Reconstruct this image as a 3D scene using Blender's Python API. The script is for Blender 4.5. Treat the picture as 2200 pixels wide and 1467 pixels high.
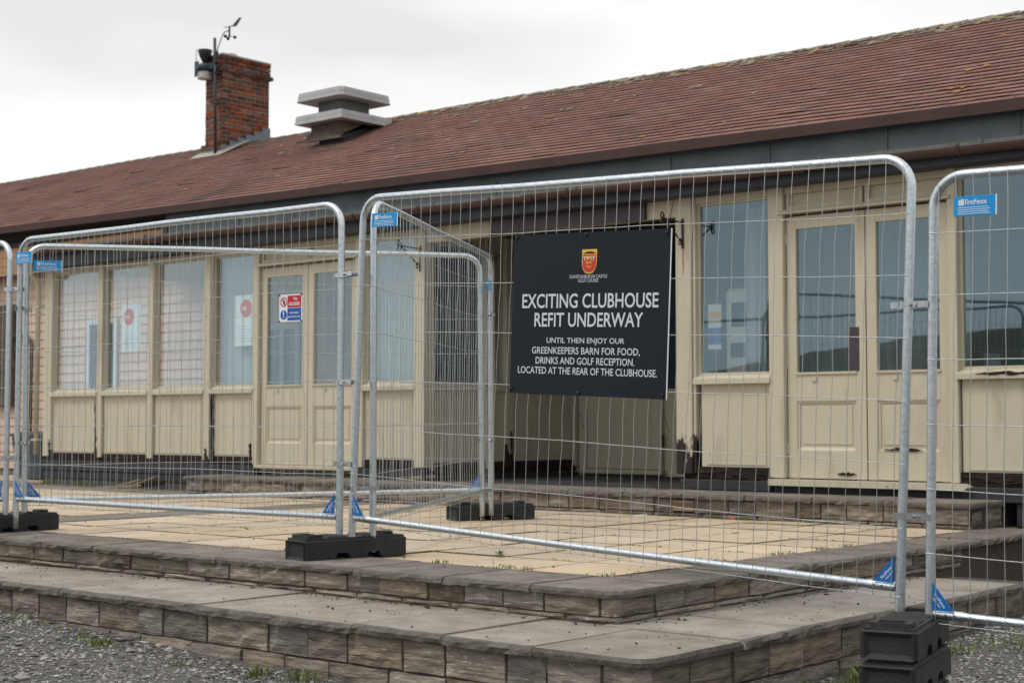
import bpy, bmesh, math, random
from mathutils import Vector, Matrix, noise
random.seed(7)
SC = bpy.context.scene
COL = SC.collection
for o in list(bpy.data.objects):
    bpy.data.objects.remove(o)

# ------------------------------------------------------------------ camera, sky, sun, exposure
EYE = 1.22
F_PX, HORIZON, ANG = 3300.0, 908.0, math.radians(49.8)
pitch = math.atan((HORIZON - 733.5) / F_PX)
fw = Vector((-math.cos(ANG), math.sin(ANG), 0))
rt = Vector((math.sin(ANG), math.cos(ANG), 0))
d = fw * math.cos(pitch) + Vector((0, 0, math.sin(pitch)))
up = -fw * math.sin(pitch) + Vector((0, 0, math.cos(pitch)))
cam = bpy.data.cameras.new('camera')
cam.sensor_width = 36.0
cam.lens = F_PX / 2200 * 36
cam.clip_start, cam.clip_end = 0.05, 3000
cam.dof.use_dof = True
cam.dof.focus_distance = 8.3
cam.dof.aperture_fstop = 4.0
cam_o = bpy.data.objects.new('camera', cam)
m = Matrix((rt, up, -d)).transposed().to_4x4()
m.translation = (0, 0, EYE)
cam_o.matrix_world = m
COL.objects.link(cam_o)
SC.camera = cam_o

SUN_EL, SUN_AZ = math.radians(58), math.radians(205)     # azimuth measured from +Y towards +X
world = bpy.data.worlds.new('World')
SC.world = world
world.use_nodes = True
wn, wl = world.node_tree.nodes, world.node_tree.links
wn.clear()
wo = wn.new('ShaderNodeOutputWorld')
bg = wn.new('ShaderNodeBackground')
sky = wn.new('ShaderNodeTexSky')
sky.sky_type = 'NISHITA'
sky.sun_disc = False
sky.sun_elevation = SUN_EL
sky.sun_rotation = SUN_AZ
sky.dust_density = 6
tc = wn.new('ShaderNodeTexCoord')
mp = wn.new('ShaderNodeMapping')
mp.inputs['Scale'].default_value = (1.6, 1.6, 5.0)
mp.inputs['Location'].default_value = (0.6, 0.2, 0.35)
cl = wn.new('ShaderNodeTexNoise')
cl.inputs['Scale'].default_value = 2.0
cl.inputs['Detail'].default_value = 4
cl.inputs['Roughness'].default_value = 0.45
cr = wn.new('ShaderNodeValToRGB')
cr.color_ramp.elements[0].position = 0.36
cr.color_ramp.elements[0].color = (0.87, 0.867, 0.863, 1)
cr.color_ramp.elements[1].position = 0.58
cr.color_ramp.elements[1].color = (1.08, 1.075, 1.07, 1)
scl = wn.new('ShaderNodeVectorMath')
scl.operation = 'SCALE'
scl.inputs['Scale'].default_value = 0.10
mix = wn.new('ShaderNodeMix')
mix.data_type = 'RGBA'
mix.inputs['Factor'].default_value = 0.93            # closed overcast over the clear sky
wl.new(tc.outputs['Generated'], mp.inputs['Vector'])
wl.new(mp.outputs['Vector'], cl.inputs['Vector'])
wl.new(cl.outputs['Fac'], cr.inputs['Fac'])
wl.new(sky.outputs['Color'], scl.inputs[0])
wl.new(scl.outputs['Vector'], mix.inputs['A'])
wl.new(cr.outputs['Color'], mix.inputs['B'])
wl.new(mix.outputs['Result'], bg.inputs['Color'])
bg.inputs['Strength'].default_value = 1.0
wl.new(bg.outputs['Background'], wo.inputs['Surface'])

sun = bpy.data.lights.new('sun', 'SUN')
sun.energy = 1.5
sun.angle = math.radians(18)
sun.color = (1.0, 0.97, 0.92)
sun_o = bpy.data.objects.new('sun', sun)
sd = Vector((math.sin(SUN_AZ) * math.cos(SUN_EL), math.cos(SUN_AZ) * math.cos(SUN_EL), math.sin(SUN_EL)))
sun_o.rotation_euler = sd.to_track_quat('Z', 'Y').to_euler()
sun_o.location = sd * 60
COL.objects.link(sun_o)

vs = SC.view_settings
vs.view_transform = 'Standard'
vs.look = 'None'
vs.exposure = 0.0
vs.gamma = 1.0

# ------------------------------------------------------------------ materials
def mat(name, c1, c2=None, scale=6.0, rough=0.7, metal=0.0, bump=0.0, bscale=40.0, stretch=(1, 1, 1),
        fleck=None, fleck_scale=60.0, fleck_at=0.66, vary=0.0, detail=6, spec=0.4, patch=None, patch_scale=2.0,
        patch_at=0.6, patch_soft=0.06, lines=None, rough_var=0.0, grad=None, island=False):
    m = bpy.data.materials.new(name)
    m.use_nodes = True
    nt = m.node_tree
    N, L = nt.nodes, nt.links
    b = N['Principled BSDF']
    b.inputs['Roughness'].default_value = rough
    b.inputs['Metallic'].default_value = metal
    b.inputs['Specular IOR Level'].default_value = spec
    tc = N.new('ShaderNodeTexCoord')
    oi = N.new('ShaderNodeObjectInfo')
    mp = N.new('ShaderNodeVectorMath')
    mp.operation = 'MULTIPLY_ADD'
    mp.inputs[1].default_value = stretch
    sc = N.new('ShaderNodeMath')
    sc.operation = 'MULTIPLY'
    sc.inputs[1].default_value = 37.0
    rsrc = oi.outputs['Random']
    if island:
        gi = N.new('ShaderNodeNewGeometry')
        ad = N.new('ShaderNodeMath')
        ad.operation = 'ADD'
        fr = N.new('ShaderNodeMath')
        fr.operation = 'FRACT'
        L.new(oi.outputs['Random'], ad.inputs[0])
        L.new(gi.outputs['Random Per Island'], ad.inputs[1])
        L.new(ad.outputs[0], fr.inputs[0])
        rsrc = fr.outputs[0]
    L.new(oi.outputs['Random'], sc.inputs[0])
    L.new(tc.outputs['Object'], mp.inputs[0])
    L.new(sc.outputs[0], mp.inputs[2])
    vec = mp.outputs[0]

    def nz(s, det=detail, r=0.6):
        n = N.new('ShaderNodeTexNoise')
        n.inputs['Scale'].default_value = s
        n.inputs['Detail'].default_value = det
        n.inputs['Roughness'].default_value = r
        L.new(vec, n.inputs['Vector'])
        return n.outputs['Fac']

    def ramp(src, a, bb):
        r = N.new('ShaderNodeMapRange')
        r.inputs['From Min'].default_value = a
        r.inputs['From Max'].default_value = bb
        r.clamp = True
        L.new(src, r.inputs['Value'])
        return r.outputs['Result']

    def mixc(f, a, bcol):
        x = N.new('ShaderNodeMix')
        x.data_type = 'RGBA'
        L.new(f, x.inputs['Factor'])
        for k, v in (('A', a), ('B', bcol)):
            if isinstance(v, tuple):
                x.inputs[k].default_value = (*v, 1)
            else:
                L.new(v, x.inputs[k])
        return x.outputs['Result']
    c2 = c2 or tuple(0.82 * k for k in c1)
    base = nz(scale)
    col = mixc(ramp(base, 0.3, 0.7), c1, c2)
    if patch:
        col = mixc(ramp(nz(patch_scale, 5, 0.62), patch_at, patch_at + patch_soft), col, patch)
    if grad:                                   # growth or rot that is part of the thing: colour, z0, z1, noise scale
        gc, z0, z1, gs, ga = grad
        sx = N.new('ShaderNodeSeparateXYZ')
        L.new(tc.outputs['Object'], sx.inputs[0])
        mm = N.new('ShaderNodeMath')
        mm.operation = 'ADD'
        L.new(ramp(sx.outputs['Z'], z0, z1), mm.inputs[0])
        L.new(nz(gs, 5, 0.65), mm.inputs[1])
        col = mixc(ramp(mm.outputs[0], ga, ga + 0.05), col, gc)
    if fleck:
        col = mixc(ramp(nz(fleck_scale, 3, 0.7), fleck_at, fleck_at + 0.05), col, fleck)
    if vary:
        hs = N.new('ShaderNodeHueSaturation')
        r1 = N.new('ShaderNodeMapRange')
        r1.inputs['To Min'].default_value = 1 - vary
        r1.inputs['To Max'].default_value = 1 + vary
        L.new(rsrc, r1.inputs['Value'])
        L.new(r1.outputs['Result'], hs.inputs['Value'])
        wn_ = N.new('ShaderNodeTexWhiteNoise')
        wn_.noise_dimensions = '1D'
        L.new(rsrc, wn_.inputs['W'])
        r2 = N.new('ShaderNodeMapRange')
        r2.inputs['To Min'].default_value = 1 - vary * 1.2
        r2.inputs['To Max'].default_value = 1 + vary * 1.2
        L.new(wn_.outputs['Value'], r2.inputs['Value'])
        L.new(r2.outputs['Result'], hs.inputs['Saturation'])
        L.new(col, hs.inputs['Color'])
        col = hs.outputs['Color']
    L.new(col, b.inputs['Base Color'])
    if rough_var:
        r = N.new('ShaderNodeMapRange')
        r.inputs['From Min'].default_value = 0.3
        r.inputs['From Max'].default_value = 0.7
        r.inputs['To Min'].default_value = rough - rough_var
        r.inputs['To Max'].default_value = rough + rough_var
        L.new(nz(scale * 1.7), r.inputs['Value'])
        L.new(r.outputs['Result'], b.inputs['Roughness'])
    if bump:
        bp = N.new('ShaderNodeBump')
        bp.inputs['Strength'].default_value = min(1.0, bump)
        bp.inputs['Distance'].default_value = 0.02 * max(1.0, bump)
        L.new(nz(bscale, 5, 0.65), bp.inputs['Height'])
        L.new(bp.outputs['Normal'], b.inputs['Normal'])
    return m

def glass_mat(name, tint=(0.95, 0.975, 0.975), ior=1.98):
    m = bpy.data.materials.new(name)
    m.use_nodes = True
    N, L = m.node_tree.nodes, m.node_tree.links
    N.clear()
    out = N.new('ShaderNodeOutputMaterial')
    mx = N.new('ShaderNodeMixShader')
    tr = N.new('ShaderNodeBsdfTransparent')
    gl = N.new('ShaderNodeBsdfGlossy')
    fr = N.new('ShaderNodeFresnel')
    # the node inverts the index on back faces; feed it the inverse there so both faces of a pane act alike
    ge = N.new('ShaderNodeNewGeometry')
    mr = N.new('ShaderNodeMapRange')
    mr.inputs['To Min'].default_value = ior
    mr.inputs['To Max'].default_value = 1.0 / ior
    L.new(ge.outputs['Backfacing'], mr.inputs['Value'])
    L.new(mr.outputs['Result'], fr.inputs['IOR'])
    gl.inputs['Roughness'].default_value = 0.01
    gl.inputs['Color'].default_value = (0.66, 0.88, 1.0, 1)
    tr.inputs['Color'].default_value = (*tint, 1)
    tc = N.new('ShaderNodeTexCoord')
    nz = N.new('ShaderNodeTexNoise')
    nz.inputs['Scale'].default_value = 1.3
    bp = N.new('ShaderNodeBump')
    bp.inputs['Strength'].default_value = 0.05
    bp.inputs['Distance'].default_value = 0.02
    L.new(tc.outputs['Object'], nz.inputs['Vector'])
    L.new(nz.outputs['Fac'], bp.inputs['Height'])
    L.new(bp.outputs['Normal'], gl.inputs['Normal'])
    L.new(fr.outputs[0], mx.inputs[0])
    L.new(tr.outputs[0], mx.inputs[1])
    L.new(gl.outputs[0], mx.inputs[2])
    L.new(mx.outputs[0], out.inputs['Surface'])
    return m

M = {}
M['gravel'] = mat('gravel_ground', (0.07, 0.068, 0.065), (0.17, 0.163, 0.155), 60, 0.95, bump=1.0, bscale=70, fleck=(0.34, 0.32, 0.30),
                  fleck_scale=95, fleck_at=0.63, patch=(0.20, 0.165, 0.125), patch_scale=1.1, patch_at=0.57, patch_soft=0.2)
M['chip'] = mat('stone_chips', (0.20, 0.197, 0.195), (0.28, 0.273, 0.265), 31, 0.9, bump=0.4, bscale=60, vary=0.72, island=True)
M['coping'] = mat('weathered_coping', (0.31, 0.278, 0.24), (0.135, 0.12, 0.103), 5.5, 0.92, bump=0.9, bscale=85, vary=0.14,
                  fleck=(0.085, 0.075, 0.063), fleck_scale=45, fleck_at=0.63, patch=(0.26, 0.235, 0.20), patch_scale=2.2, patch_at=0.52, patch_soft=0.2)
M['lower_slab'] = mat('weathered_tread', (0.46, 0.425, 0.37), (0.28, 0.253, 0.218), 5.0, 0.92, bump=0.9, bscale=90, vary=0.12,
                      fleck=(0.16, 0.142, 0.122), fleck_scale=42, fleck_at=0.64, patch=(0.47, 0.44, 0.39), patch_scale=1.7, patch_at=0.55, patch_soft=0.2)
M['buff'] = mat('buff_paving', (0.575, 0.465, 0.335), (0.485, 0.39, 0.28), 2.2, 0.9, bump=0.25, bscale=140, vary=0.08,
                fleck=(0.28, 0.215, 0.145), fleck_scale=60, fleck_at=0.665, patch=(0.345, 0.275, 0.195), patch_scale=2.0, patch_at=0.55, patch_soft=0.2)
M['greyslab'] = mat('grey_paving', (0.235, 0.205, 0.18), (0.175, 0.155, 0.135), 3, 0.92, bump=0.35, bscale=130, vary=0.1,
                    fleck=(0.11, 0.095, 0.085), fleck_scale=100, fleck_at=0.66)
M['nose'] = mat('weathered_shaded_slab_edge', (0.18, 0.165, 0.143), (0.095, 0.087, 0.076), 14, 0.95, bump=1.0, bscale=40, fleck=(0.27, 0.255, 0.225), fleck_scale=70, fleck_at=0.66)  # weathered slab edge; shade of the upright face is painted in too
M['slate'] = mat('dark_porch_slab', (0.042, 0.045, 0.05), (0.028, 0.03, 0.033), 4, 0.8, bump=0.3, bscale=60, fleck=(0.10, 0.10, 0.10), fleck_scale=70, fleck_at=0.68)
M['stone'] = mat('riser_stone', (0.37, 0.318, 0.26), (0.15, 0.132, 0.11), 10, 0.95, bump=1.6, bscale=11, stretch=(0.55, 0.55, 3.6), vary=0.28,
                 fleck=(0.50, 0.47, 0.41), fleck_scale=34, fleck_at=0.615, patch=(0.10, 0.09, 0.075), patch_scale=3, patch_at=0.56, patch_soft=0.12)
M['mortar'] = mat('step_mortar', (0.115, 0.10, 0.085), (0.075, 0.066, 0.056), 16, 0.97, bump=0.9, bscale=45, fleck=(0.20, 0.18, 0.15), fleck_scale=60, fleck_at=0.68)
M['bed'] = mat('paving_bed', (0.17, 0.135, 0.09), (0.07, 0.068, 0.038), 7, 0.97, bump=0.5, bscale=60)
M['paint'] = mat('cream_paint', (0.53, 0.492, 0.375), (0.49, 0.455, 0.345), 3.0, 0.5, bump=0.22, bscale=20, stretch=(1.4, 1.4, 0.35),
                 fleck=(0.20, 0.15, 0.10), fleck_scale=19, fleck_at=0.715, patch=(0.375, 0.335, 0.24), patch_scale=2.6, patch_at=0.57, patch_soft=0.16)
M['paint_old'] = mat('peeling_cream_paint', (0.53, 0.492, 0.375), (0.47, 0.43, 0.325), 4.0, 0.6, bump=0.3, bscale=22, stretch=(1.6, 1.6, 0.55),
                     fleck=(0.05, 0.03, 0.02), fleck_scale=9, fleck_at=0.72, patch=(0.40, 0.35, 0.25), patch_scale=3.0, patch_at=0.6)
M['paint_rot'] = mat('rotten_painted_post', (0.54, 0.50, 0.39), (0.47, 0.43, 0.325), 4.0, 0.65, bump=0.5, bscale=22, stretch=(1.3, 1.3, 0.5),
                     grad=((0.022, 0.013, 0.010), 1.40, 0.30, 6.0, 1.19))
M['rot'] = mat('rotten_timber', (0.032, 0.018, 0.012), (0.010, 0.008, 0.007), 9, 0.95, bump=1.0, bscale=14, stretch=(0.6, 1, 4),
               fleck=(0.13, 0.06, 0.033), fleck_scale=12, fleck_at=0.66)
M['black_board'] = mat('black_plinth_board', (0.02, 0.023, 0.029), (0.034, 0.036, 0.042), 4, 0.6, bump=0.2, bscale=30, fleck=(0.10, 0.10, 0.10), fleck_scale=70, fleck_at=0.74)
M['render'] = mat('grey_render', (0.11, 0.10, 0.085), (0.07, 0.065, 0.055), 7, 0.95, bump=0.6, bscale=60)
M['fascia'] = mat('dark_blue_fascia', (0.028, 0.034, 0.046), (0.05, 0.054, 0.064), 3, 0.6, bump=0.15, bscale=25, fleck=(0.22, 0.20, 0.18), fleck_scale=22, fleck_at=0.74)
M['felt'] = mat('mineral_felt', (0.12, 0.145, 0.155), (0.17, 0.195, 0.205), 3.5, 0.95, bump=0.5, bscale=180, fleck=(0.24, 0.26, 0.265), fleck_scale=150, fleck_at=0.60,
                patch=(0.095, 0.107, 0.118), patch_scale=1.3, patch_at=0.58, patch_soft=0.15)
M['felt_edge'] = mat('felt_edge', (0.125, 0.125, 0.115), (0.07, 0.072, 0.07), 6, 0.95, bump=0.6, bscale=120, fleck=(0.27, 0.26, 0.23), fleck_scale=90, fleck_at=0.63)
M['gutter'] = mat('brown_gutter', (0.085, 0.042, 0.034), (0.055, 0.03, 0.026), 5, 0.45, fleck=(0.16, 0.13, 0.10), fleck_scale=40, fleck_at=0.73)
M['eave'] = mat('brown_eave_trim', (0.075, 0.037, 0.032), (0.048, 0.025, 0.022), 2.5, 0.7, bump=0.2, bscale=25, fleck=(0.15, 0.08, 0.05), fleck_scale=25, fleck_at=0.68, stretch=(1, 1, 0.5))
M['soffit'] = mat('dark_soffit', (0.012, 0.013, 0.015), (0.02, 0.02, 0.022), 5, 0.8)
M['orange_wood'] = mat('bare_orange_timber', (0.48, 0.28, 0.145), (0.34, 0.19, 0.10), 5, 0.85, bump=0.3, bscale=20, stretch=(0.3, 1, 5), fleck=(0.07, 0.04, 0.025), fleck_scale=14, fleck_at=0.66)
M['pink'] = mat('pink_cladding', (0.66, 0.485, 0.385), (0.59, 0.425, 0.33), 3, 0.75, bump=0.25, bscale=30, vary=0.06, fleck=(0.14, 0.085, 0.06), fleck_scale=11, fleck_at=0.72)
M['shingle'] = mat('red_shingle', (0.25, 0.128, 0.104), (0.19, 0.094, 0.078), 0.9, 0.95, bump=0.4, bscale=160, vary=0.10,
                   fleck=(0.30, 0.19, 0.15), fleck_scale=120, fleck_at=0.66, patch=(0.125, 0.074, 0.062), patch_scale=0.8, patch_at=0.53, patch_soft=0.16, island=True)
M['bitumen'] = mat('bitumen_edge', (0.055, 0.03, 0.026), (0.035, 0.02, 0.018), 6, 0.9)
M['lichen'] = mat('orange_lichen', (0.42, 0.17, 0.03), (0.34, 0.25, 0.10), 30, 0.95, bump=0.8, bscale=80)
M['lichen_pale'] = mat('pale_lichen', (0.30, 0.28, 0.21), (0.20, 0.18, 0.12), 40, 0.95, bump=0.8, bscale=90)
M['ridge'] = mat('ridge_capping', (0.095, 0.075, 0.052), (0.15, 0.125, 0.085), 5, 0.95, bump=0.7, bscale=60, fleck=(0.32, 0.27, 0.13), fleck_scale=18, fleck_at=0.62)
M['brick'] = mat('red_brick', (0.255, 0.085, 0.052), (0.185, 0.062, 0.042), 9, 0.9, bump=0.5, bscale=60, vary=0.3, fleck=(0.07, 0.038, 0.03), fleck_scale=17, fleck_at=0.58)
M['brick_dark'] = mat('sooty_brick', (0.075, 0.042, 0.034), (0.14, 0.06, 0.042), 9, 0.92, bump=0.5, bscale=60, vary=0.3, fleck=(0.23, 0.15, 0.05), fleck_scale=14, fleck_at=0.66)
M['brick_mortar'] = mat('chimney_mortar', (0.36, 0.30, 0.22), (0.22, 0.175, 0.125), 14, 0.95, bump=0.6, bscale=60, fleck=(0.5, 0.47, 0.42), fleck_scale=8, fleck_at=0.66)
M['lead'] = mat('lead_flashing', (0.20, 0.235, 0.265), (0.13, 0.155, 0.175), 6, 0.6, metal=0.2, bump=0.3, bscale=20)
M['lime'] = mat('pale_mortar_fillet', (0.46, 0.43, 0.36), (0.31, 0.29, 0.24), 9, 0.9, bump=0.4, bscale=40)
M['vent_grey'] = mat('grey_painted_vent_cap', (0.41, 0.415, 0.42), (0.33, 0.335, 0.345), 4, 0.6, bump=0.1, bscale=30, fleck=(0.05, 0.05, 0.055), fleck_scale=16, fleck_at=0.735)
M['vent_dark'] = mat('dark_vent_neck', (0.10, 0.115, 0.115), (0.15, 0.155, 0.145), 5, 0.7)
M['old_wood'] = mat('weathered_vent_box', (0.16, 0.13, 0.11), (0.07, 0.056, 0.048), 5, 0.92, bump=0.8, bscale=18, stretch=(1, 1, 3), fleck=(0.28, 0.245, 0.21), fleck_scale=9, fleck_at=0.63)
M['station'] = mat('dark_blue_plastic', (0.016, 0.033, 0.05), (0.024, 0.045, 0.065), 6, 0.45)
M['black'] = mat('black_plastic', (0.013, 0.014, 0.016), (0.022, 0.022, 0.024), 6, 0.5)
M['mast'] = mat('grey_mast', (0.05, 0.065, 0.078), (0.035, 0.045, 0.055), 6, 0.5, metal=0.3)
M['white_plastic'] = mat('white_plastic', (0.70, 0.71, 0.70), (0.6, 0.6, 0.59), 6, 0.5)
M['galv'] = mat('galvanised_tube', (0.66, 0.72, 0.755), (0.50, 0.56, 0.60), 38, 0.36, metal=1.0, bump=0.12, bscale=70, rough_var=0.10, fleck=(0.78, 0.82, 0.84), fleck_scale=110, fleck_at=0.62)
M['wire'] = mat('galvanised_wire', (0.62, 0.64, 0.65), (0.46, 0.48, 0.50), 60, 0.42, metal=1.0)
M['clamp'] = mat('zinc_clamp', (0.58, 0.61, 0.63), (0.44, 0.47, 0.49), 50, 0.28, metal=1.0)
M['blue'] = mat('blue_plate', (0.0, 0.285, 0.66), (0.0, 0.26, 0.61), 6, 0.45)
M['blue_dark'] = mat('blue_gusset_plate', (0.0, 0.13, 0.42), (0.0, 0.115, 0.38), 6, 0.45)
M['white_print'] = mat('white_print', (0.78, 0.80, 0.82), (0.74, 0.76, 0.78), 6, 0.5)
M['sign_board'] = mat('dark_sign_board', (0.0125, 0.0175, 0.0235), (0.011, 0.0155, 0.021), 2, 0.45, spec=0.18)
M['sign_print'] = mat('sign_lettering', (0.60, 0.65, 0.70), (0.57, 0.62, 0.67), 4, 0.5)
M['gold'] = mat('gold_print', (0.80, 0.47, 0.06), (0.75, 0.43, 0.05), 30, 0.5)
M['red'] = mat('red_print', (0.55, 0.05, 0.035), (0.50, 0.04, 0.03), 30, 0.5)
M['sign_red'] = mat('sign_red', (0.52, 0.022, 0.03), (0.48, 0.02, 0.03), 30, 0.5)
M['sign_blue'] = mat('sign_blue', (0.01, 0.10, 0.42), (0.01, 0.09, 0.38), 30, 0.5)
M['rubber'] = mat('black_recycled_rubber', (0.014, 0.015, 0.017), (0.030, 0.031, 0.033), 5, 0.62, bump=0.35, bscale=60, fleck=(0.09, 0.085, 0.078), fleck_scale=26, fleck_at=0.70, rough_var=0.12)
M['grass'] = mat('grass_blades', (0.085, 0.135, 0.025), (0.14, 0.155, 0.035), 25, 0.7)
M['weed'] = mat('weed_leaves', (0.055, 0.11, 0.03), (0.09, 0.14, 0.04), 25, 0.7)
M['moss'] = mat('moss', (0.12, 0.14, 0.025), (0.075, 0.085, 0.025), 30, 0.95, bump=0.8, bscale=90)
M['dirt'] = mat('dark_dirt_crumbs', (0.045, 0.038, 0.032), (0.085, 0.07, 0.055), 40, 0.95)
M['paper'] = mat('poster_paper', (0.78, 0.80, 0.80), (0.74, 0.76, 0.77), 5, 0.6)
M['poster_red'] = mat('poster_red', (0.66, 0.085, 0.065), (0.62, 0.08, 0.06), 5, 0.6)
M['grey_print'] = mat('grey_print', (0.40, 0.42, 0.44), None, 5, 0.6)
M['iron'] = mat('black_wrought_iron', (0.012, 0.011, 0.011), (0.05, 0.025, 0.015), 20, 0.6)
M['rust'] = mat('rust_streak', (0.30, 0.13, 0.04), (0.40, 0.27, 0.15), 20, 0.9)
M['plate'] = mat('brown_push_plate', (0.052, 0.040, 0.045), (0.06, 0.046, 0.05), 8, 0.45)
M['bin'] = mat('slate_blue_bin', (0.035, 0.048, 0.062), (0.05, 0.062, 0.075), 5, 0.55)
M['brass'] = mat('dull_metal', (0.25, 0.22, 0.16), (0.16, 0.14, 0.10), 20, 0.5, metal=0.8)
M['room'] = mat('room_wall', (0.15, 0.155, 0.15), (0.12, 0.125, 0.12), 3, 0.85)
M['room_floor'] = mat('room_floor', (0.26, 0.23, 0.19), (0.21, 0.185, 0.155), 4, 0.7)
M['curtain'] = mat('grey_curtain', (0.25, 0.28, 0.29), (0.18, 0.205, 0.215), 9, 0.9, stretch=(6, 6, 0.3))
M['blind'] = mat('pale_blind_slat', (0.46, 0.48, 0.49), (0.40, 0.42, 0.43), 4, 0.8)
M['blind_dark'] = mat('blue_grey_blind_slat', (0.17, 0.20, 0.23), (0.12, 0.145, 0.165), 4, 0.8)
M['upvc'] = mat('white_frame', (0.62, 0.65, 0.66), (0.56, 0.59, 0.6), 4, 0.5)
M['machine'] = mat('cream_machine', (0.47, 0.48, 0.45), (0.42, 0.43, 0.41), 4, 0.5)
M['dark_glass'] = mat('dark_screen', (0.02, 0.03, 0.045), None, 4, 0.2)
M['terracotta'] = mat('buff_airbrick', (0.33, 0.235, 0.17), (0.26, 0.18, 0.125), 15, 0.9, bump=0.4, bscale=50)
M['hill'] = mat('rough_grass_hill', (0.055, 0.06, 0.028), (0.085, 0.075, 0.035), 0.15, 0.95)
M['splinter'] = mat('broken_painted_wood', (0.42, 0.37, 0.25), (0.16, 0.09, 0.05), 9, 0.9, bump=0.5, bscale=25, stretch=(1, 1, 1))
M['leaf_litter'] = mat('dry_litter', (0.085, 0.058, 0.038), (0.055, 0.042, 0.03), 20, 0.9)
M['red_bit'] = mat('red_plastic', (0.55, 0.03, 0.03), None, 5, 0.4)
GLASS = glass_mat('window_glass')
GLASS_THIN = glass_mat('clear_side_glass', (0.98, 0.985, 0.985), 1.35)

# ------------------------------------------------------------------ mesh helpers
OFF = {}

class MB:
    def __init__(s):
        s.v, s.f = [], []

    def add(s, vs, fs):
        n = len(s.v)
        s.v += [tuple(v) for v in vs]
        s.f += [tuple(i + n for i in f) for f in fs]
        return s

    def box(s, x0, x1, y0, y1, z0, z1):
        return s.add([(x0, y0, z0), (x1, y0, z0), (x1, y1, z0), (x0, y1, z0), (x0, y0, z1), (x1, y0, z1), (x1, y1, z1), (x0, y1, z1)],
                     [(0, 3, 2, 1), (4, 5, 6, 7), (0, 1, 5, 4), (1, 2, 6, 5), (2, 3, 7, 6), (3, 0, 4, 7)])

    def cbox(s, x0, x1, y0, y1, z0, z1, c=0.004):
        """box with all edges chamfered"""
        bm = bmesh.new()
        bmesh.ops.create_cube(bm, size=1)
        for v in bm.verts:
            v.co = Vector(((x0 + x1) / 2 + v.co.x * (x1 - x0), (y0 + y1) / 2 + v.co.y * (y1 - y0), (z0 + z1) / 2 + v.co.z * (z1 - z0)))
        bmesh.ops.bevel(bm, geom=bm.edges[:], offset=min(c, 0.45 * min(abs(x1 - x0), abs(y1 - y0), abs(z1 - z0))), segments=1, affect='EDGES')
        return s.addbm(bm)

    def addbm(s, bm):
        bm.verts.ensure_lookup_table()
        bm.verts.index_update()
        s.add([v.co.copy() for v in bm.verts], [[v.index for v in f.verts] for f in bm.faces])
        bm.free()
        return s

    def tube(s, pts, r, n=8, cap=True, rr=None):
        pts = [Vector(p) for p in pts]
        rings = []
        prev = None
        for i, p in enumerate(pts):
            t = (pts[min(i + 1, len(pts) - 1)] - pts[max(i - 1, 0)]).normalized()
            if prev is None:
                a = Vector((0, 0, 1)) if abs(t.z) < 0.9 else Vector((1, 0, 0))
                u = t.cross(a).normalized()
            else:
                u = (prev - t * prev.dot(t)).normalized()
            prev = u
            w = t.cross(u)
            rad = rr[i] if rr else r
            rings.append([p + (u * math.cos(2 * math.pi * k / n) + w * math.sin(2 * math.pi * k / n)) * rad for k in range(n)])
        vs = [v for rg in rings for v in rg]
        fs = []
        for i in range(len(rings) - 1):
            for k in range(n):
                k2 = (k + 1) % n
                fs.append((i * n + k, i * n + k2, (i + 1) * n + k2, (i + 1) * n + k))
        if cap:
            fs.append(tuple(range(n))[::-1])
            fs.append(tuple((len(rings) - 1) * n + k for k in range(n)))
        return s.add(vs, fs)

    def prism(s, poly, axis, a, b):
        """polygon in the plane across `axis`, pushed from a to b; order (x,z) for y, (y,z) for x, (x,y) for z"""
        def P(p, t):
            return {'y': (p[0], t, p[1]), 'x': (t, p[0], p[1]), 'z': (p[0], p[1], t)}[axis]
        n = len(poly)
        vs = [P(p, a) for p in poly] + [P(p, b) for p in poly]
        fs = [tuple(range(n)), tuple(range(2 * n - 1, n - 1, -1))] + [(i, i + n, (i + 1) % n + n, (i + 1) % n) for i in range(n)]
        return s.add(vs, fs)

    def lathe(s, prof, c, n=16):
        rings = [[(c[0] + r * math.cos(2 * math.pi * k / n), c[1] + r * math.sin(2 * math.pi * k / n), c[2] + z) for k in range(n)] for r, z in prof]
        vs = [v for rg in rings for v in rg]
        fs = [(i * n + k, i * n + (k + 1) % n, (i + 1) * n + (k + 1) % n, (i + 1) * n + k) for i in range(len(prof) - 1) for k in range(n)]
        fs += [tuple(range(n))[::-1], tuple((len(prof) - 1) * n + k for k in range(n))]
        return s.add(vs, fs)

    def sphere(s, c, r, n=8):
        return s.lathe([(max(1e-4, r * math.sin(math.pi * i / 6)), -r * math.cos(math.pi * i / 6)) for i in range(7)], c, n)

    def xf(s, mtx):
        s.v = [tuple(mtx @ Vector(v)) for v in s.v]
        return s

    def mesh(s, name, material, off=None, smooth=False):
        me = bpy.data.meshes.new(name)
        v = s.v if off is None else [(a - off[0], b - off[1], c - off[2]) for a, b, c in s.v]
        me.from_pydata(v, [], s.f)
        bm = bmesh.new()
        bm.from_mesh(me)
        bmesh.ops.recalc_face_normals(bm, faces=bm.faces[:])
        bm.to_mesh(me)
        bm.free()
        if smooth:
            me.polygons.foreach_set('use_smooth', [True] * len(me.polygons))
        me.materials.append(material if not isinstance(material, str) else M[material])
        return me

    def build(s, name, material, parent=None, smooth=False, kind=None, label=None):
        off = OFF.get(parent)
        me = s.mesh(name, material, off, smooth)
        o = bpy.data.objects.new(name, me)
        COL.objects.link(o)
        if parent is not None:
            o.parent = parent
            OFF[o] = off
        if kind:
            o['kind'] = kind
        if label:
            o['label'] = label
        return o

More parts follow.
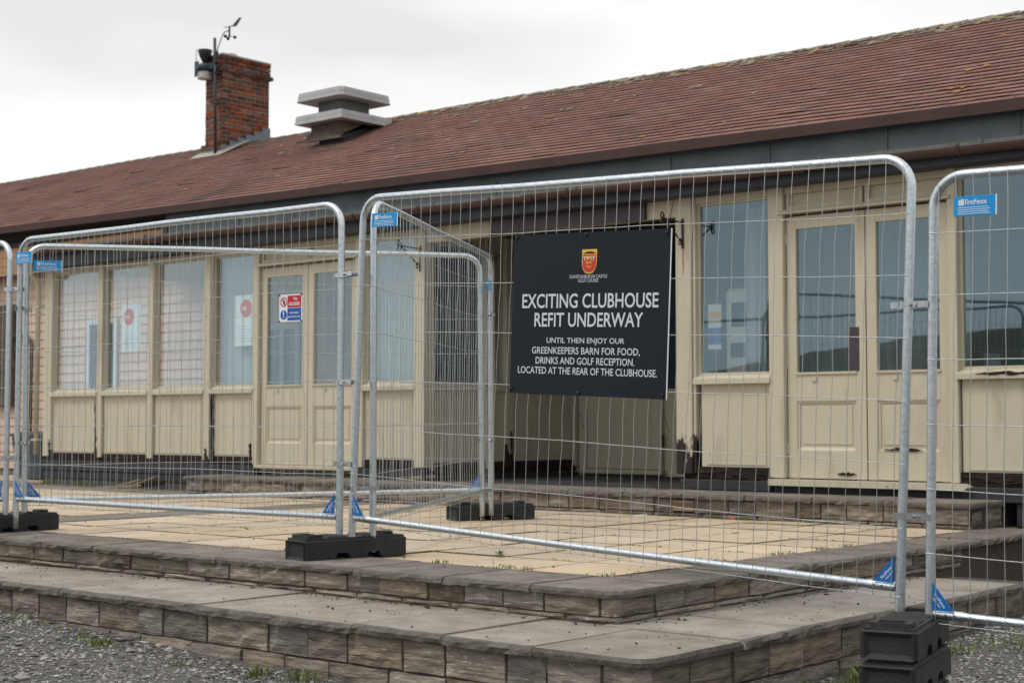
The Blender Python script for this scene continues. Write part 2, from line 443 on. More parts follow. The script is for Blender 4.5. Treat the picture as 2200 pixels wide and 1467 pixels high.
def place(name, me, parent, loc, rot=(0, 0, 0), scale=(1, 1, 1)):
    """another object that shares the mesh `me`, at world location `loc`"""
    o = bpy.data.objects.new(name, me)
    COL.objects.link(o)
    if parent is not None:
        o.parent = parent
        f = OFF.get(parent) or (0, 0, 0)
        loc = (loc[0] - f[0], loc[1] - f[1], loc[2] - f[2])
    o.location, o.rotation_euler, o.scale = loc, rot, scale
    return o

def tag(o, label, cat=None, group=None, kind=None):
    o['label'] = label
    if cat:
        o['category'] = cat
    if group:
        o['group'] = group
    if kind:
        o['kind'] = kind
    return o

def thing(name, label, cat, loc=(0, 0, 0), group=None, matrix=None):
    o = bpy.data.objects.new(name, None)
    o.empty_display_size = 0.2
    COL.objects.link(o)
    if matrix is not None:
        o.matrix_world = matrix
        OFF[o] = (0, 0, 0)
    else:
        o.location = loc
        OFF[o] = tuple(loc)
    return tag(o, label, cat, group)

def structure(o):
    o['kind'] = 'structure'
    return o

def text_mb(body, cx, cz, w, h, y, bold=0.0, ext=0.0006, rot=0.0, shear=0.0):
    """lettering that stands in an x-z plane and faces -y, fitted to w x h about (cx, cz)"""
    cu = bpy.data.curves.new('t', 'FONT')
    cu.body = body
    cu.size = 1
    cu.offset = bold
    cu.resolution_u = 3
    cu.align_x = 'CENTER'
    o = bpy.data.objects.new('t', cu)
    COL.objects.link(o)
    dg = bpy.context.evaluated_depsgraph_get()
    me = bpy.data.meshes.new_from_object(o.evaluated_get(dg))
    xs = [v.co.x for v in me.vertices]
    ys = [v.co.y for v in me.vertices]
    x0, x1, y0, y1 = min(xs), max(xs), min(ys), max(ys)
    kx, ky = w / (x1 - x0), h / (y1 - y0)
    ca, sa = math.cos(rot), math.sin(rot)
    mb = MB()
    vs = []
    for v in me.vertices:
        a, b = (v.co.x - (x0 + x1) / 2) * kx, (v.co.y - (y0 + y1) / 2) * ky
        vs.append((cx + a * ca - b * sa, y, cz + a * sa + b * ca))
    mb.add(vs, [tuple(p.vertices) for p in me.polygons])
    bpy.data.objects.remove(o)
    bpy.data.curves.remove(cu)
    bpy.data.meshes.remove(me)
    return mb

def lerp(a, b, t):
    return a + (b - a) * t

def rnd(a, b):
    return random.uniform(a, b)

# ------------------------------------------------------------------ levels
T, LOW, STEP = 0.42, 0.255, 0.62            # terrace, lower step, door step
UF, UR = 5.93, -4.36                        # upper step: front lip (y) and right lip (x)
LF, LR = 5.18, -3.66                        # lower step: front lip and right lip
YF, YB = 11.65, 14.30                       # bay fronts, main wall
YE, YR = 13.90, 18.30                       # main eave and ridge

def ground_z(x, y):
    t = max(0, min(1, (x + 9.8) / 5.0))
    z = lerp(0.10, -0.04, t * t * (3 - 2 * t))
    if y > 5.5:
        z += min(0.1, (y - 5.5) * 0.03)
    return z + 0.012 * noise.noise(Vector((x * 0.8, y * 0.8, 0)))

# ------------------------------------------------------------------ ground
g = MB()
xs = [-900, -200, -60, -26] + [-20 + 0.5 * i for i in range(50)] + [6, 12, 40, 150, 600]
ys = [-700, -150, -40, -10, -3] + [0.5 * i for i in range(32)] + [18, 24, 60, 200, 700]
for y in ys:
    for x in xs:
        g.v.append((x, y, ground_z(max(-20, min(8, x)), max(-3, min(14, y)))))
for j in range(len(ys) - 1):
    for i in range(len(xs) - 1):
        a = j * len(xs) + i
        g.f.append((a, a + 1, a + 1 + len(xs), a + len(xs)))
structure(g.build('ground', 'gravel', smooth=True))

# rough hill behind the viewer, seen only in the window panes
h = MB()
for k in range(49):
    a = math.radians(140 + 260 * k / 48)
    R0, R1 = 95, 190
    hh = 1.0 + 8.5 * max(0.0, min(1.0, (math.degrees(a) - 224) / 22)) + 0.7 * noise.noise(Vector((k * 0.9, 1.3, 0)))
    for R, z in ((R0, -0.3), (R0 + 35, hh * 0.8), (R1, hh * 1.5)):
        h.v.append((R * math.cos(a) - 6, R * math.sin(a), z))
for k in range(48):
    for q in range(2):
        a = k * 3 + q
        h.f.append((a, a + 3, a + 4, a + 1))
structure(h.build('hill', 'hill', smooth=True))

# ------------------------------------------------------------------ terrace with its steps
ter = MB()
ter.box(-40, LR - 0.06, LF + 0.06, 9.6, -0.25, LOW - 0.040)
ter.box(-40, UR - 0.055, UF + 0.055, 11.1, -0.2, T - 0.040)
ter.box(-40, -4.2, 11.1, 14.6, -0.2, T - 0.040)
terrace = structure(ter.build('terrace', 'mortar'))
OFF[terrace] = (0, 0, 0)
bed = MB().box(-26, UR - 0.36, UF + 0.45, 14.4, T - 0.05, T - 0.008)
bed.build('paving_bed', 'bed', terrace)

def nosed_slab(length, depth, thick, seed, n=10, round_right=False):
    """slab along x from 0..length; front nose at y=0, chipped; top at z=0"""
    rr = random.Random(seed)
    mb = MB()
    rings = []
    for i in range(n + 1):
        x = length * i / n
        e = 0.010 if i in (0, n) else 0.0
        j = lambda s: rr.uniform(-s, s)
        prof = [(e * 0.6 + j(0.009), -thick + j(0.003)), (-0.004 + e + j(0.009), -thick * 0.45), (0.009 + e + j(0.008), -0.004), (0.028 + e, 0.0),
                (depth - 0.004, 0.0), (depth, -0.004), (depth, -thick)]
        xx = x + (0.003 if i == 0 else (-0.003 if i == n else 0))
        rings.append([(xx, p[0], p[1] + (j(0.0015) if k in (2, 3) else 0)) for k, p in enumerate(prof)])
    k = len(rings[0])
    vs = [v for rg in rings for v in rg]
    fs = [(i * k + q, i * k + (q + 1) % k, (i + 1) * k + (q + 1) % k, (i + 1) * k + q) for i in range(n) for q in range(k)]
    fs += [tuple(range(k)), tuple(range(n * k + k - 1, n * k - 1, -1))]
    mb.add(vs, fs)
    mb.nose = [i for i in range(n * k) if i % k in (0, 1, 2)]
    return mb

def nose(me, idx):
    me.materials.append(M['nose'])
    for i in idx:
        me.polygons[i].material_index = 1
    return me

def slab_run_x(parent, joints, yfront, depth, z, mname, thick=0.037, name='coping_slab'):
    for i in range(len(joints) - 1):
        a, b = joints[i], joints[i + 1]
        sl = nosed_slab(b - a - 0.007, depth, thick, 100 + i + int(z * 1000))
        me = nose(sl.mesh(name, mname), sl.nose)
        place(name, me, parent, (a + 0.0035, yfront + rnd(-0.012, 0.012), z + rnd(-0.004, 0.003)), (rnd(-.006, .004), rnd(-.003, .003), rnd(-.008, .008)))

def slab_run_y(parent, joints, xright, depth, z, mname, thick=0.037, name='coping_slab'):
    for i in range(len(joints) - 1):
        a, b = joints[i], joints[i + 1]
        sl = nosed_slab(b - a - 0.007, depth, thick, 300 + i + int(z * 1000))
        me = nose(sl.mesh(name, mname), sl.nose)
        place(name, me, parent, (xright + rnd(-0.012, 0.012), a + 0.0035, z + rnd(-0.004, 0.003)), (rnd(-.003, .003), rnd(-.003, .003), math.pi / 2 + rnd(-.008, .008)))

def corner_slab(parent, xl, xr, yf, yb, z, mname, thick, cut, seed):
    rr = random.Random(seed)
    pts = []
    n = 6
    for i in range(n + 1):
        pts.append((lerp(xl + 0.004, xr - cut, i / n), yf + rr.uniform(-0.004, 0.006)))
    for i in range(1, 5):
        a = -math.pi / 2 + math.pi / 2 * i / 5
        pts.append((xr - cut + cut * math.cos(a), yf + cut + cut * math.sin(a)))
    for i in range(n + 1):
        pts.append((xr + rr.uniform(-0.006, 0.004), lerp(yf + cut, yb - 0.004, i / n)))
    pts.append((xl + 0.004, yb - 0.004))
    mb = MB()
    c = ((xl + xr) / 2, (yf + yb) / 2)
    k = len(pts)
    ins = lambda p, q: (p[0] + (c[0] - p[0]) * q, p[1] + (c[1] - p[1]) * q)
    levels = [(0.012, -thick), (-0.004, -thick * 0.5), (0.02, -0.003), (0.06, 0.0)]
    vs = []
    for q, zz in levels:
        for p in pts:
            a = ins(p, q + rr.uniform(-.006, .006) * (q < 0.05))
            vs.append((a[0], a[1], z + zz))
    fs = [(l * k + i, l * k + (i + 1) % k, (l + 1) * k + (i + 1) % k, (l + 1) * k + i) for l in range(3) for i in range(k)]
    fs += [tuple(range(k))[::-1], tuple(3 * k + i for i in range(k))]
    mb.add(vs, fs)
    o = mb.build('coping_slab', mname, parent)
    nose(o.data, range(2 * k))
    return o

uj = [-9.21 - 0.62 * i for i in range(9, 0, -1)] + [-9.21, -8.63, -7.97, -7.35, -6.83, -6.16, -5.49, -4.90]
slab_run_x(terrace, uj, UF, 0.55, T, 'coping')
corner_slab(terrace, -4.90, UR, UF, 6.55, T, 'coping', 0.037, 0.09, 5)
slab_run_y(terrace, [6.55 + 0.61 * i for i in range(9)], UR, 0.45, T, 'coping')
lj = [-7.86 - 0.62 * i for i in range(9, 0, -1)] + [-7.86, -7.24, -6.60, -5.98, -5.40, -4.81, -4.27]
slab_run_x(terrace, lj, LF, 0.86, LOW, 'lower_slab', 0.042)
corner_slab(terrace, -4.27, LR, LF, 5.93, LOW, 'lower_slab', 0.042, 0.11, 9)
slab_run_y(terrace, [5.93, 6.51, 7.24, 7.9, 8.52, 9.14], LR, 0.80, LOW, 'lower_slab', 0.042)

def rock_block(w, hgt, dep, seed):
    """rock-faced stone: front face at y=0 looking to -y, from x 0..w, z 0..h"""
    rr = random.Random(seed)
    nx, nz = max(3, int(w / 0.07)), 3
    mb = MB()
    vs = []
    for j in range(nz + 1):
        for i in range(nx + 1):
            edge = i in (0, nx) or j in (0, nz)
            y = rr.uniform(0.006, 0.012) if edge else rr.uniform(-0.013, 0.003)
            vs.append((w * i / nx + (0 if i in (0, nx) else rr.uniform(-.01, .01)) + (rr.uniform(-.003, .003)), y, hgt * j / nz + rr.uniform(-.003, .003)))
    fs = [(j * (nx + 1) + i, j * (nx + 1) + i + 1, (j + 1) * (nx + 1) + i + 1, (j + 1) * (nx + 1) + i) for j in range(nz) for i in range(nx)]
    mb.add(vs, fs)
    ring = [i for i in range(nx + 1)] + [(j) * (nx + 1) + nx for j in range(1, nz + 1)] + [nz * (nx + 1) + i for i in range(nx - 1, -1, -1)] + [j * (nx + 1) for j in range(nz - 1, 0, -1)]
    n0 = len(mb.v)
    for i in ring:
        v = mb.v[i]
        mb.v.append((v[0], dep, v[2]))
    k = len(ring)
    for i in range(k):
        mb.f.append((ring[i], ring[(i + 1) % k], n0 + (i + 1) % k, n0 + i))
    return mb

def stones(parent, start, end, axis, face, z0, z1, wmin, wmax, seed, name='stone_block'):
    rr = random.Random(seed)
    x = start
    k = 0
    while x < end - 0.04:
        w = min(rr.uniform(wmin, wmax), end - x)
        if end - x - w < 0.08:
            w = end - x
        hgt = z1 - z0
        me = rock_block(w - 0.012, hgt - 0.006 - rr.uniform(0, 0.006), 0.05, seed * 31 + k).mesh(name, 'stone', smooth=False)
        jit = rr.uniform(-0.008, 0.006)
        if axis == 'x':
            place(name, me, parent, (x + 0.006, face + jit, z0 + 0.003))
        else:
            place(name, me, parent, (face - jit, x + 0.006, z0 + 0.003), (0, 0, math.pi / 2))
        x += w
        k += 1

# upper riser and lower riser: front and right side
stones(terrace, -12.6, UR - 0.035, 'x', UF + 0.035, LOW + 0.035, T - 0.037, 0.24, 0.40, 11)
stones(terrace, UF + 0.06, 9.9, 'y', UR - 0.035, LOW + 0.035, T - 0.037, 0.24, 0.40, 12)
stones(terrace, -12.6, UR - 0.03, 'x', UF + 0.046, LOW + 0.001, LOW + 0.034, 0.30, 0.55, 13)
stones(terrace, UF + 0.07, 9.9, 'y', UR - 0.045, LOW + 0.001, LOW + 0.034, 0.30, 0.55, 14)
stones(terrace, -11.0, LR - 0.035, 'x', LF + 0.04, LOW - 0.195, LOW - 0.043, 0.22, 0.38, 15)
stones(terrace, LF + 0.065, 9.2, 'y', LR - 0.04, LOW - 0.195, LOW - 0.043, 0.26, 0.44, 16)
stones(terrace, -11.0, LR - 0.03, 'x', LF + 0.035, LOW - 0.34, LOW - 0.197, 0.26, 0.45, 17)
stones(terrace, LF + 0.065, 9.2, 'y', LR - 0.035, LOW - 0.34, LOW - 0.197, 0.26, 0.45, 18)

# buff paving
def paver(seed, w=0.584, dd=0.584):
    rr = random.Random(seed)
    mb = MB()
    c = 0.006
    pts = []
    n = 4
    for (ax, ay), (bx, by) in (((0, 0), (w, 0)), ((w, 0), (w, dd)), ((w, dd), (0, dd)), ((0, dd), (0, 0))):
        for i in range(n):
            pts.append((lerp(ax, bx, i / n) + rr.uniform(-.003, .003), lerp(ay, by, i / n) + rr.uniform(-.003, .003)))
    k = len(pts)
    vs = [(x, y, -0.03) for x, y in pts] + [(x, y, -0.004) for x, y in pts] + [(x + (w / 2 - x) * 0.02, y + (dd / 2 - y) * 0.02, 0) for x, y in pts]
    fs = [(l * k + i, l * k + (i + 1) % k, (l + 1) * k + (i + 1) % k, (l + 1) * k + i) for l in range(2) for i in range(k)] + [tuple(2 * k + i for i in range(k))]
    mb.soiled = 2 * k
    return mb.add(vs, fs)

def soil(mb, name, mname):
    me = mb.mesh(name, mname)
    me.materials.append(M['bed'])
    for i in range(mb.soiled):
        me.polygons[i].material_index = 1
    return me

pav = [soil(paver(i), 'paving_slab', 'buff') for i in range(4)]
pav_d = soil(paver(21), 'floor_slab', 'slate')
pav_g = [soil(paver(i + 9), 'paving_slab', 'greyslab') for i in range(2)]
px0 = UR - 0.455
for i in range(28):
    for j in range(13):
        x1 = px0 - 0.602 * i
        y0 = 6.49 + 0.602 * j
        if x1 - 0.6 < -21.2 or (y0 > 10.75 and x1 > -18.0):
            continue
        if y0 > 10.75 and x1 < -21.0:
            continue
        grey = 9.5 <= i <= 10.5 or (i > 14 and j in (7, 8)) 
        me = random.choice(pav_g if grey else pav)
        place('paving_slab', me, terrace, (x1 - 0.6 + rnd(-.002, .002), y0 + rnd(-.002, .002), T - 0.002 + rnd(-.004, .003)), (rnd(-.004, .004), rnd(-.004, .004), rnd(-.004, .004)))

# ------------------------------------------------------------------ long door step
XS0, XS1 = -14.2, -4.80
ds = MB().box(XS0 + 0.05, XS1 - 0.05, 11.05, 12.0, T - 0.1, STEP - 0.038)
ds.box(-10.98, -7.9, 12.0, 14.3, T - 0.1, STEP - 0.038)
dstep = structure(ds.build('door_step', 'mortar'))
OFF[dstep] = (0, 0, 0)
dj = [XS0 + 0.62 * i for i in range(15)] + [XS1 - 0.62]
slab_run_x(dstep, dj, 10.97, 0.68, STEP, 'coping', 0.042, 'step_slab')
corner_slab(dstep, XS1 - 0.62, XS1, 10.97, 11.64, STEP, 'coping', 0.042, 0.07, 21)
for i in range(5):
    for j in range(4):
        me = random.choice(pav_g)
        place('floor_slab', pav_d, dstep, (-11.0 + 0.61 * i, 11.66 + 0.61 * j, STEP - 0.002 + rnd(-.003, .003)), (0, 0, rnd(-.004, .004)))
stones(dstep, XS0 + 0.04, -7.50, 'x', 11.01, T + 0.035, STEP - 0.043, 0.22, 0.40, 41)
stones(dstep, -7.28, XS1 - 0.04, 'x', 11.01, T + 0.035, STEP - 0.043, 0.22, 0.40, 42)
stones(dstep, XS0 + 0.04, XS1 - 0.03, 'x', 11.02, T - 0.002, T + 0.034, 0.30, 0.6, 43)
stones(dstep, 11.05, 11.65, 'y', XS1 - 0.045, T + 0.0, STEP - 0.043, 0.25, 0.34, 44)
ab = MB()
ab.box(-7.495, -7.285, 11.012, 11.05, T + 0.05, T + 0.075)
ab.box(-7.495, -7.285, 11.012, 11.05, T + 0.115, T + 0.14)
ab.box(-7.49, -7.29, 11.035, 11.05, T + 0.075, T + 0.115)
for k in range(10):
    xx = -7.495 + 0.21 * k / 9.5
    ab.box(xx, xx + 0.011, 11.014, 11.05, T + 0.073, T + 0.117)
ab.build('air_brick', 'terracotta', dstep)

# ------------------------------------------------------------------ clubhouse
club = thing('clubhouse', 'long low clubhouse with red shingle roof and peeling cream glazed bays', 'building', (-11.0, YB, T))

def boxpart(name, mname, x0, x1, y0, y1, z0, z1, parent=None, c=0.0, label=None):
    mb = MB()
    (mb.cbox(x0, x1, y0, y1, z0, z1, c) if c else mb.box(x0, x1, y0, y1, z0, z1))
    return mb.build(name, mname, parent or club, label=label)

# --- main wall with pink cladding boards (left of and inside the left bay), plain inside the rest
wall = boxpart('wall', 'room', -40, -1.5, YB + 0.03, YB + 0.2, 0.3, 4.25)
bz = 0.46
while bz < 4.0:
    mb = MB()
    x0, x1 = -30.0, -11.02
    mb.add([(x0, YB + 0.0, bz), (x1, YB + 0.0, bz), (x1, YB + 0.018, bz + 0.145), (x0, YB + 0.018, bz + 0.145), (x0, YB + 0.03, bz), (x1, YB + 0.03, bz), (x1, YB + 0.03, bz + 0.145), (x0, YB + 0.03, bz + 0.145)],
           [(0, 1, 2, 3), (0, 4, 5, 1), (2, 6, 7, 3), (0, 3, 7, 4), (1, 5, 6, 2)])
    mb.build('cladding_board', 'pink', wall)
    bz += 0.142

# bare orange timber under the main eave at the far left
for k in range(3):
    boxpart('timber_board', 'orange_wood', -40, -18.60, YE + 0.13 + 0.004 * k, YE + 0.17, 3.66 + 0.15 * k, 3.802 + 0.15 * k, wall, 0.003)
boxpart('timber_batten', 'old_wood', -18.64, -18.52, YE + 0.09, YE + 0.16, 3.55, 4.22, wall, 0.004)

# white window and door frames on the main wall seen through the left bay
for (x0, x1, z0, z1) in ((-20.9, -20.1, 1.35, 2.85), (-16.6, -15.9, 0.62, 2.60)):
    fr = MB()
    yy0, yy1 = YB - 0.05, YB + 0.02
    fr.box(x0, x0 + 0.08, yy0, yy1, z0, z1).box(x1 - 0.08, x1, yy0, yy1, z0, z1).box(x0 + 0.081, x1 - 0.081, yy0, yy1, z1 - 0.08, z1).box(x0 + 0.081, x1 - 0.081, yy0, yy1, z0, z0 + 0.08)
    fr.box((x0 + x1) / 2 - 0.04, (x0 + x1) / 2 + 0.04, yy0 + 0.002, yy1, z0 + 0.081, z1 - 0.081)
    w_ = fr.build('window', 'upvc', wall)
    MB().box(x0 + 0.07, x1 - 0.07, YB - 0.02, YB - 0.012, z0 + 0.07, z1 - 0.07).build('dark_pane', 'dark_glass', wall)

# --- felt upstand band, its laps, and the flat roof edge
def gut_z(x):
    return 3.36 - 0.0084 * (x + 4.5)
band = MB()
nx = 44
for i in range(nx + 1):
    x = lerp(-18.58, -1.6, i / nx)
    for zz, dy in ((3.40, 0.0), (3.75, -0.012), (4.30, 0.0)):
        band.v.append((x, YE + 0.12 + dy + 0.012 * noise.noise(Vector((x * 1.3, zz * 3, 0))), zz))
for i in range(nx):
    for q in range(2):
        a = i * 3 + q
        band.f.append((a, a + 3, a + 4, a + 1))
fb = band.build('felt_band', 'felt', club, smooth=True)
for x in (-16.9, -14.3, -12.1, -9.55, -8.3, -6.95, -5.6):
    MB().box(x, x + rnd(0.012, 0.02), YE + 0.092, YE + 0.13, 3.42, 4.14).build('felt_lap', 'felt', fb)
froof = MB()
n = 30
fr_pts = []
for i in range(n + 1):
    x = lerp(-18.05, -1.6, i / n)
    gz = gut_z(x)
    j = 0.006 * noise.noise(Vector((x * 2, 0, 5)))
    fr_pts.append([(x, 11.44, gz - 0.03), (x, 11.43, gz + 0.02 + j), (x, 11.455, gz + 0.062 + j), (x, 11.50, gz + 0.068 + j), (x, YB - 0.02, gz + 0.10), (x, YB - 0.02, gz - 0.03)])
for rg in fr_pts:
    froof.v += rg
for i in range(n):
    for q in range(6):
        froof.f.append((i * 6 + q, i * 6 + (q + 1) % 6, (i + 1) * 6 + (q + 1) % 6, (i + 1) * 6 + q))
froof.f += [tuple(range(6)), tuple(n * 6 + q for q in range(5, -1, -1))]
frf = froof.build('flat_roof', 'felt_edge', club)
for x in (-15.6, -13.0, -10.75, -8.9, -6.3, -4.9):
    gz = gut_z(x)
    MB().box(x, x + 0.03, 11.425, 11.47, gz - 0.02, gz + 0.074).build('felt_lap', 'felt', frf)
# deck underside (ceiling of bays and porch) and fascia board
MB().box(-18.02, -11.0, 11.50, YB, 3.262, 3.30).build('ceiling_deck', 'paint', club)
MB().box(-10.999, -7.88, 11.50, YB, 3.262, 3.30).build('porch_ceiling', 'black_board', club)  # ceiling made dark so less light bounces inside the porch
MB().box(-7.879, -1.6, 11.50, YB, 3.262, 3.30).build('ceiling_deck', 'room', club)
fas = MB()
for i in range(n):
    xa, xb = lerp(-18.06, -1.6, i / n), lerp(-18.06, -1.6, (i + 1) / n)
    za, zb = gut_z(xa), gut_z(xb)
    fas.add([(xa, 11.452, 3.258), (xb, 11.452, 3.258), (xb, 11.452, zb), (xa, 11.452, za), (xa, 11.478, 3.258), (xb, 11.478, 3.258), (xb, 11.478, zb), (xa, 11.478, za)],
            [(0, 1, 2, 3), (5, 4, 7, 6), (0, 4, 5, 1), (3, 2, 6, 7)])
fas.build('fascia_board', 'fascia', club)
MB().box(-18.06, -1.6, 11.478, 11.66, 3.256, 3.264).build('soffit', 'fascia', club)
# gutter in lengths, with brackets and unions
gj = [-18.0, -15.2, -12.3, -9.4, -6.45, -3.6, -1.6]
def half_round(x0, x1, r, zc0, zc1, y, t=0.004):
    mb = MB()
    k = 8
    for x, zc in ((x0, zc0), (x1, zc1)):
        for rad in (r, r - t):
            for i in range(k + 1):
                a = math.pi + math.pi * i / k
                mb.v.append((x, y + rad * math.cos(a), zc + rad * math.sin(a)))
    q = k + 1
    for i in range(k):
        mb.f.append((i, i + 1, 2 * q + i + 1, 2 * q + i))
        mb.f.append((q + i, 3 * q + i, 3 * q + i + 1, q + i + 1))
    for e in (0, k):
        mb.f.append((e, 2 * q + e, 3 * q + e, q + e))
    for b_ in (0, 2 * q):
        for i in range(k):
            mb.f.append((b_ + i, b_ + q + i, b_ + q + i + 1, b_ + i + 1))
    return mb
for a, b in zip(gj[:-1], gj[1:]):
    gt = half_round(a, b, 0.058, gut_z(a) + 0.012, gut_z(b) + 0.002, 11.388).build('gutter', 'gutter', club, smooth=False)
    un = half_round(b - 0.06, b + 0.06, 0.064, gut_z(b) + 0.008, gut_z(b) + 0.006, 11.388).build('gutter_union', 'gutter', gt)
    for k in range(3):
        x = lerp(a, b, (k + 0.5) / 3)
        z = gut_z(x)
        br = half_round(x - 0.014, x + 0.014, 0.066, z + 0.006, z + 0.006, 11.388, 0.006)
        br.box(x - 0.014, x + 0.014, 11.33, 11.344, z - 0.01, z + 0.03)
        br.build('gutter_bracket', 'gutter', gt)
# --- downpipe with hopper at the left end
dp = MB()
dp.tube([(-18.02, 11.39, gut_z(-18) - 0.05), (-18.05, 11.43, 3.20), (-18.13, 11.56, 3.12), (-18.13, 11.60, 3.04), (-18.13, 11.60, 0.80)], 0.037, 10)
dpo = dp.build('downpipe', 'paint', club, smooth=True)
for z in (2.75, 0.98):
    MB().box(-18.185, -18.05, 11.555, 11.645, z, z + 0.03).build('pipe_clip', 'paint_old', dpo)
dp2 = MB().tube([(-22.43, YB - 0.06, 0.5), (-22.43, YB - 0.06, 2.48), (-22.47, YB - 0.06, 2.58), (-22.56, YB - 0.06, 2.65), (-23.3, YB - 0.06, 2.67)], 0.03, 8)
dp2.build('waste_pipe', 'mast', club, smooth=True)
MB().cbox(-23.7, -22.95, YB - 0.10, YB, 1.5, 3.2, 0.01).build('opening_edge_box', 'old_wood', club)  # plain box standing in for the dark brown edge of a wall opening

# --- bays: posts, windows with sill, panels, doors
Z_PB, Z_SU, Z_WB, Z_WT, Z_HD = 0.80, 1.565, 1.645, 3.20, 3.262

def post(x0, x1, z0=Z_PB - 0.02, z1=Z_HD, m='paint', y0=YF - 0.03, y1=YF + 0.09, name='post'):
    mb = MB().cbox(x0, x1, y0, y1, z0, z1, 0.006)
    return mb.build(name, m, club)

def jag_panel(x0, x1, zb, zt, y, seed, amp=0.02, m='paint'):
    """recessed sheet panel with a ragged lower edge and a bead pattern scratched proud of it"""
    rr = random.Random(seed)
    k = max(8, int((x1 - x0) / 0.05))
    poly = [(lerp(x0, x1, i / k), zb + rr.uniform(-amp, amp * 0.6) * (1 if 0 < i < k else 0.3)) for i in range(k + 1)] + [(x1, zt), (x0, zt)]
    o = MB().prism(poly, 'y', y, y + 0.018).build('wall_panel', m, club)
    b = MB()
    e = 0.055
    xa, xb, za, zc = x0 + e, x1 - e, zb + 0.05, zt - 0.03
    w = 0.010
    b.box(xb - w, xb, y - 0.007, y, za, zc)
    b.box(xa, xb - w - 0.001, y - 0.007, y, za, za + w)
    b.build('panel_bead', m, o)
    return o

def window(x0, x1, z0=Z_WB, z1=Z_WT, yg=YF + 0.055, sill=True, sill_m='paint', name='window'):
    fr = MB()
    w = 0.022
    fr.box(x0, x0 + w, yg - 0.02, yg + 0.025, z0, z1).box(x1 - w, x1, yg - 0.02, yg + 0.025, z0, z1)
    fr.box(x0 + w, x1 - w, yg - 0.02, yg + 0.025, z1 - w, z1).box(x0 + w, x1 - w, yg - 0.02, yg + 0.025, z0, z0 + w)
    o = fr.build(name, 'paint', club)
    MB().box(x0 + w * 0.5, x1 - w * 0.5, yg, yg + 0.005, z0 + w * 0.5, z1 - w * 0.5).build('pane', GLASS, o)
    if sill:
        s = MB()
        s.prism([(YF - 0.045, Z_SU), (YF - 0.045, Z_SU + 0.045), (YF + 0.03, Z_WB - 0.001), (YF + 0.09, Z_WB - 0.001), (YF + 0.09, Z_SU)], 'x', x0 - 0.012, x1 + 0.012)
        s.build('sill', sill_m, o)
    return o

def door(x0, x1, hinge_left=True, plate=None, m='paint', seed=0, yd=YF + 0.02, zb=0.745, zt=3.0):
    st = 0.092
    y0, y1 = yd, yd + 0.05
    f = MB()
    f.cbox(x0, x0 + st, y0, y1, zb, zt, 0.004).cbox(x1 - st, x1, y0, y1, zb, zt, 0.004)
    f.box(x0 + st, x1 - st, y0 + 0.002, y1, 2.89, zt - 0.002)
    f.box(x0 + st, x1 - st, y0 + 0.002, y1, 1.405, 1.645)
    f.box(x0 + st, x1 - st, y0 + 0.003, y1, zb + 0.004, 0.985)
    o = f.build('door', m, club)
    MB().box(x0 + st - 0.004, x1 - st + 0.004, yd + 0.024, yd + 0.030, 1.64, 2.895).build('pane', GLASS, o)
    p = MB().box(x0 + st - 0.002, x1 - st + 0.002, yd + 0.022, yd + 0.036, 0.98, 1.41)
    b = 0.02
    xa, xb = x0 + st, x1 - st
    p.box(xa, xa + b, yd + 0.012, yd + 0.0225, 0.985, 1.405).box(xb - b, xb, yd + 0.012, yd + 0.0225, 0.985, 1.405)
    p.box(xa + b, xb - b, yd + 0.012, yd + 0.0225, 1.385, 1.405)
    p.prism([(yd + 0.004, 0.985), (yd + 0.0225, 0.985), (yd + 0.0225, 1.01)], 'x', xa + b, xb - b)
    p.cbox(xa + 0.045, xb - 0.045, yd + 0.016, yd + 0.0225, 1.035, 1.36, 0.005)
    p.build('door_panel', m, o)
    MB().box(x0 + st - 0.01, x1 - st + 0.01, yd - 0.012, yd + 0.02, 1.632, 1.652).build('glazing_bar', m, o)
    hx = x0 - 0.008 if hinge_left else x1 - 0.006
    for z in (0.95, 1.7, 2.75):
        MB().tube([(hx + 0.007, yd - 0.006, z), (hx + 0.007, yd - 0.006, z + 0.10)], 0.008, 6).build('hinge', 'paint_old', o)
    if plate:
        MB().box(*plate, yd - 0.006, yd + 0.001, 1.655, 2.02).build('push_plate', 'plate', o)
    MB().box((x0 + x1) / 2 - 0.13, (x0 + x1) / 2 - 0.09, yd - 0.012, yd + 0.003, 1.575, 1.61).build('catch', m, o)
    return o

def transom(x0, x1, halves):
    t = MB().prism([(YF - 0.05, 3.02), (YF - 0.05, 3.035), (YF - 0.02, 3.06), (YF + 0.09, 3.06), (YF + 0.09, 3.02)], 'x', x0 - 0.05, x1 + 0.03)
    o = t.build('transom', 'paint', club)
    MB().box(x0, x1, YF + 0.05, YF + 0.07, 3.06, 3.262).build('transom_panel', 'paint', o)
    k = (x1 - x0) / halves
    for i in range(halves):
        a, b = x0 + k * i + 0.012, x0 + k * (i + 1) - 0.012
        f = MB()
        f.box(a, a + 0.03, YF + 0.01, YF + 0.05, 3.062, 3.26).box(b - 0.03, b, YF + 0.01, YF + 0.05, 3.062, 3.26).box(a + 0.03, b - 0.03, YF + 0.012, YF + 0.05, 3.062, 3.09)
        f.build('transom_frame', 'paint', o)

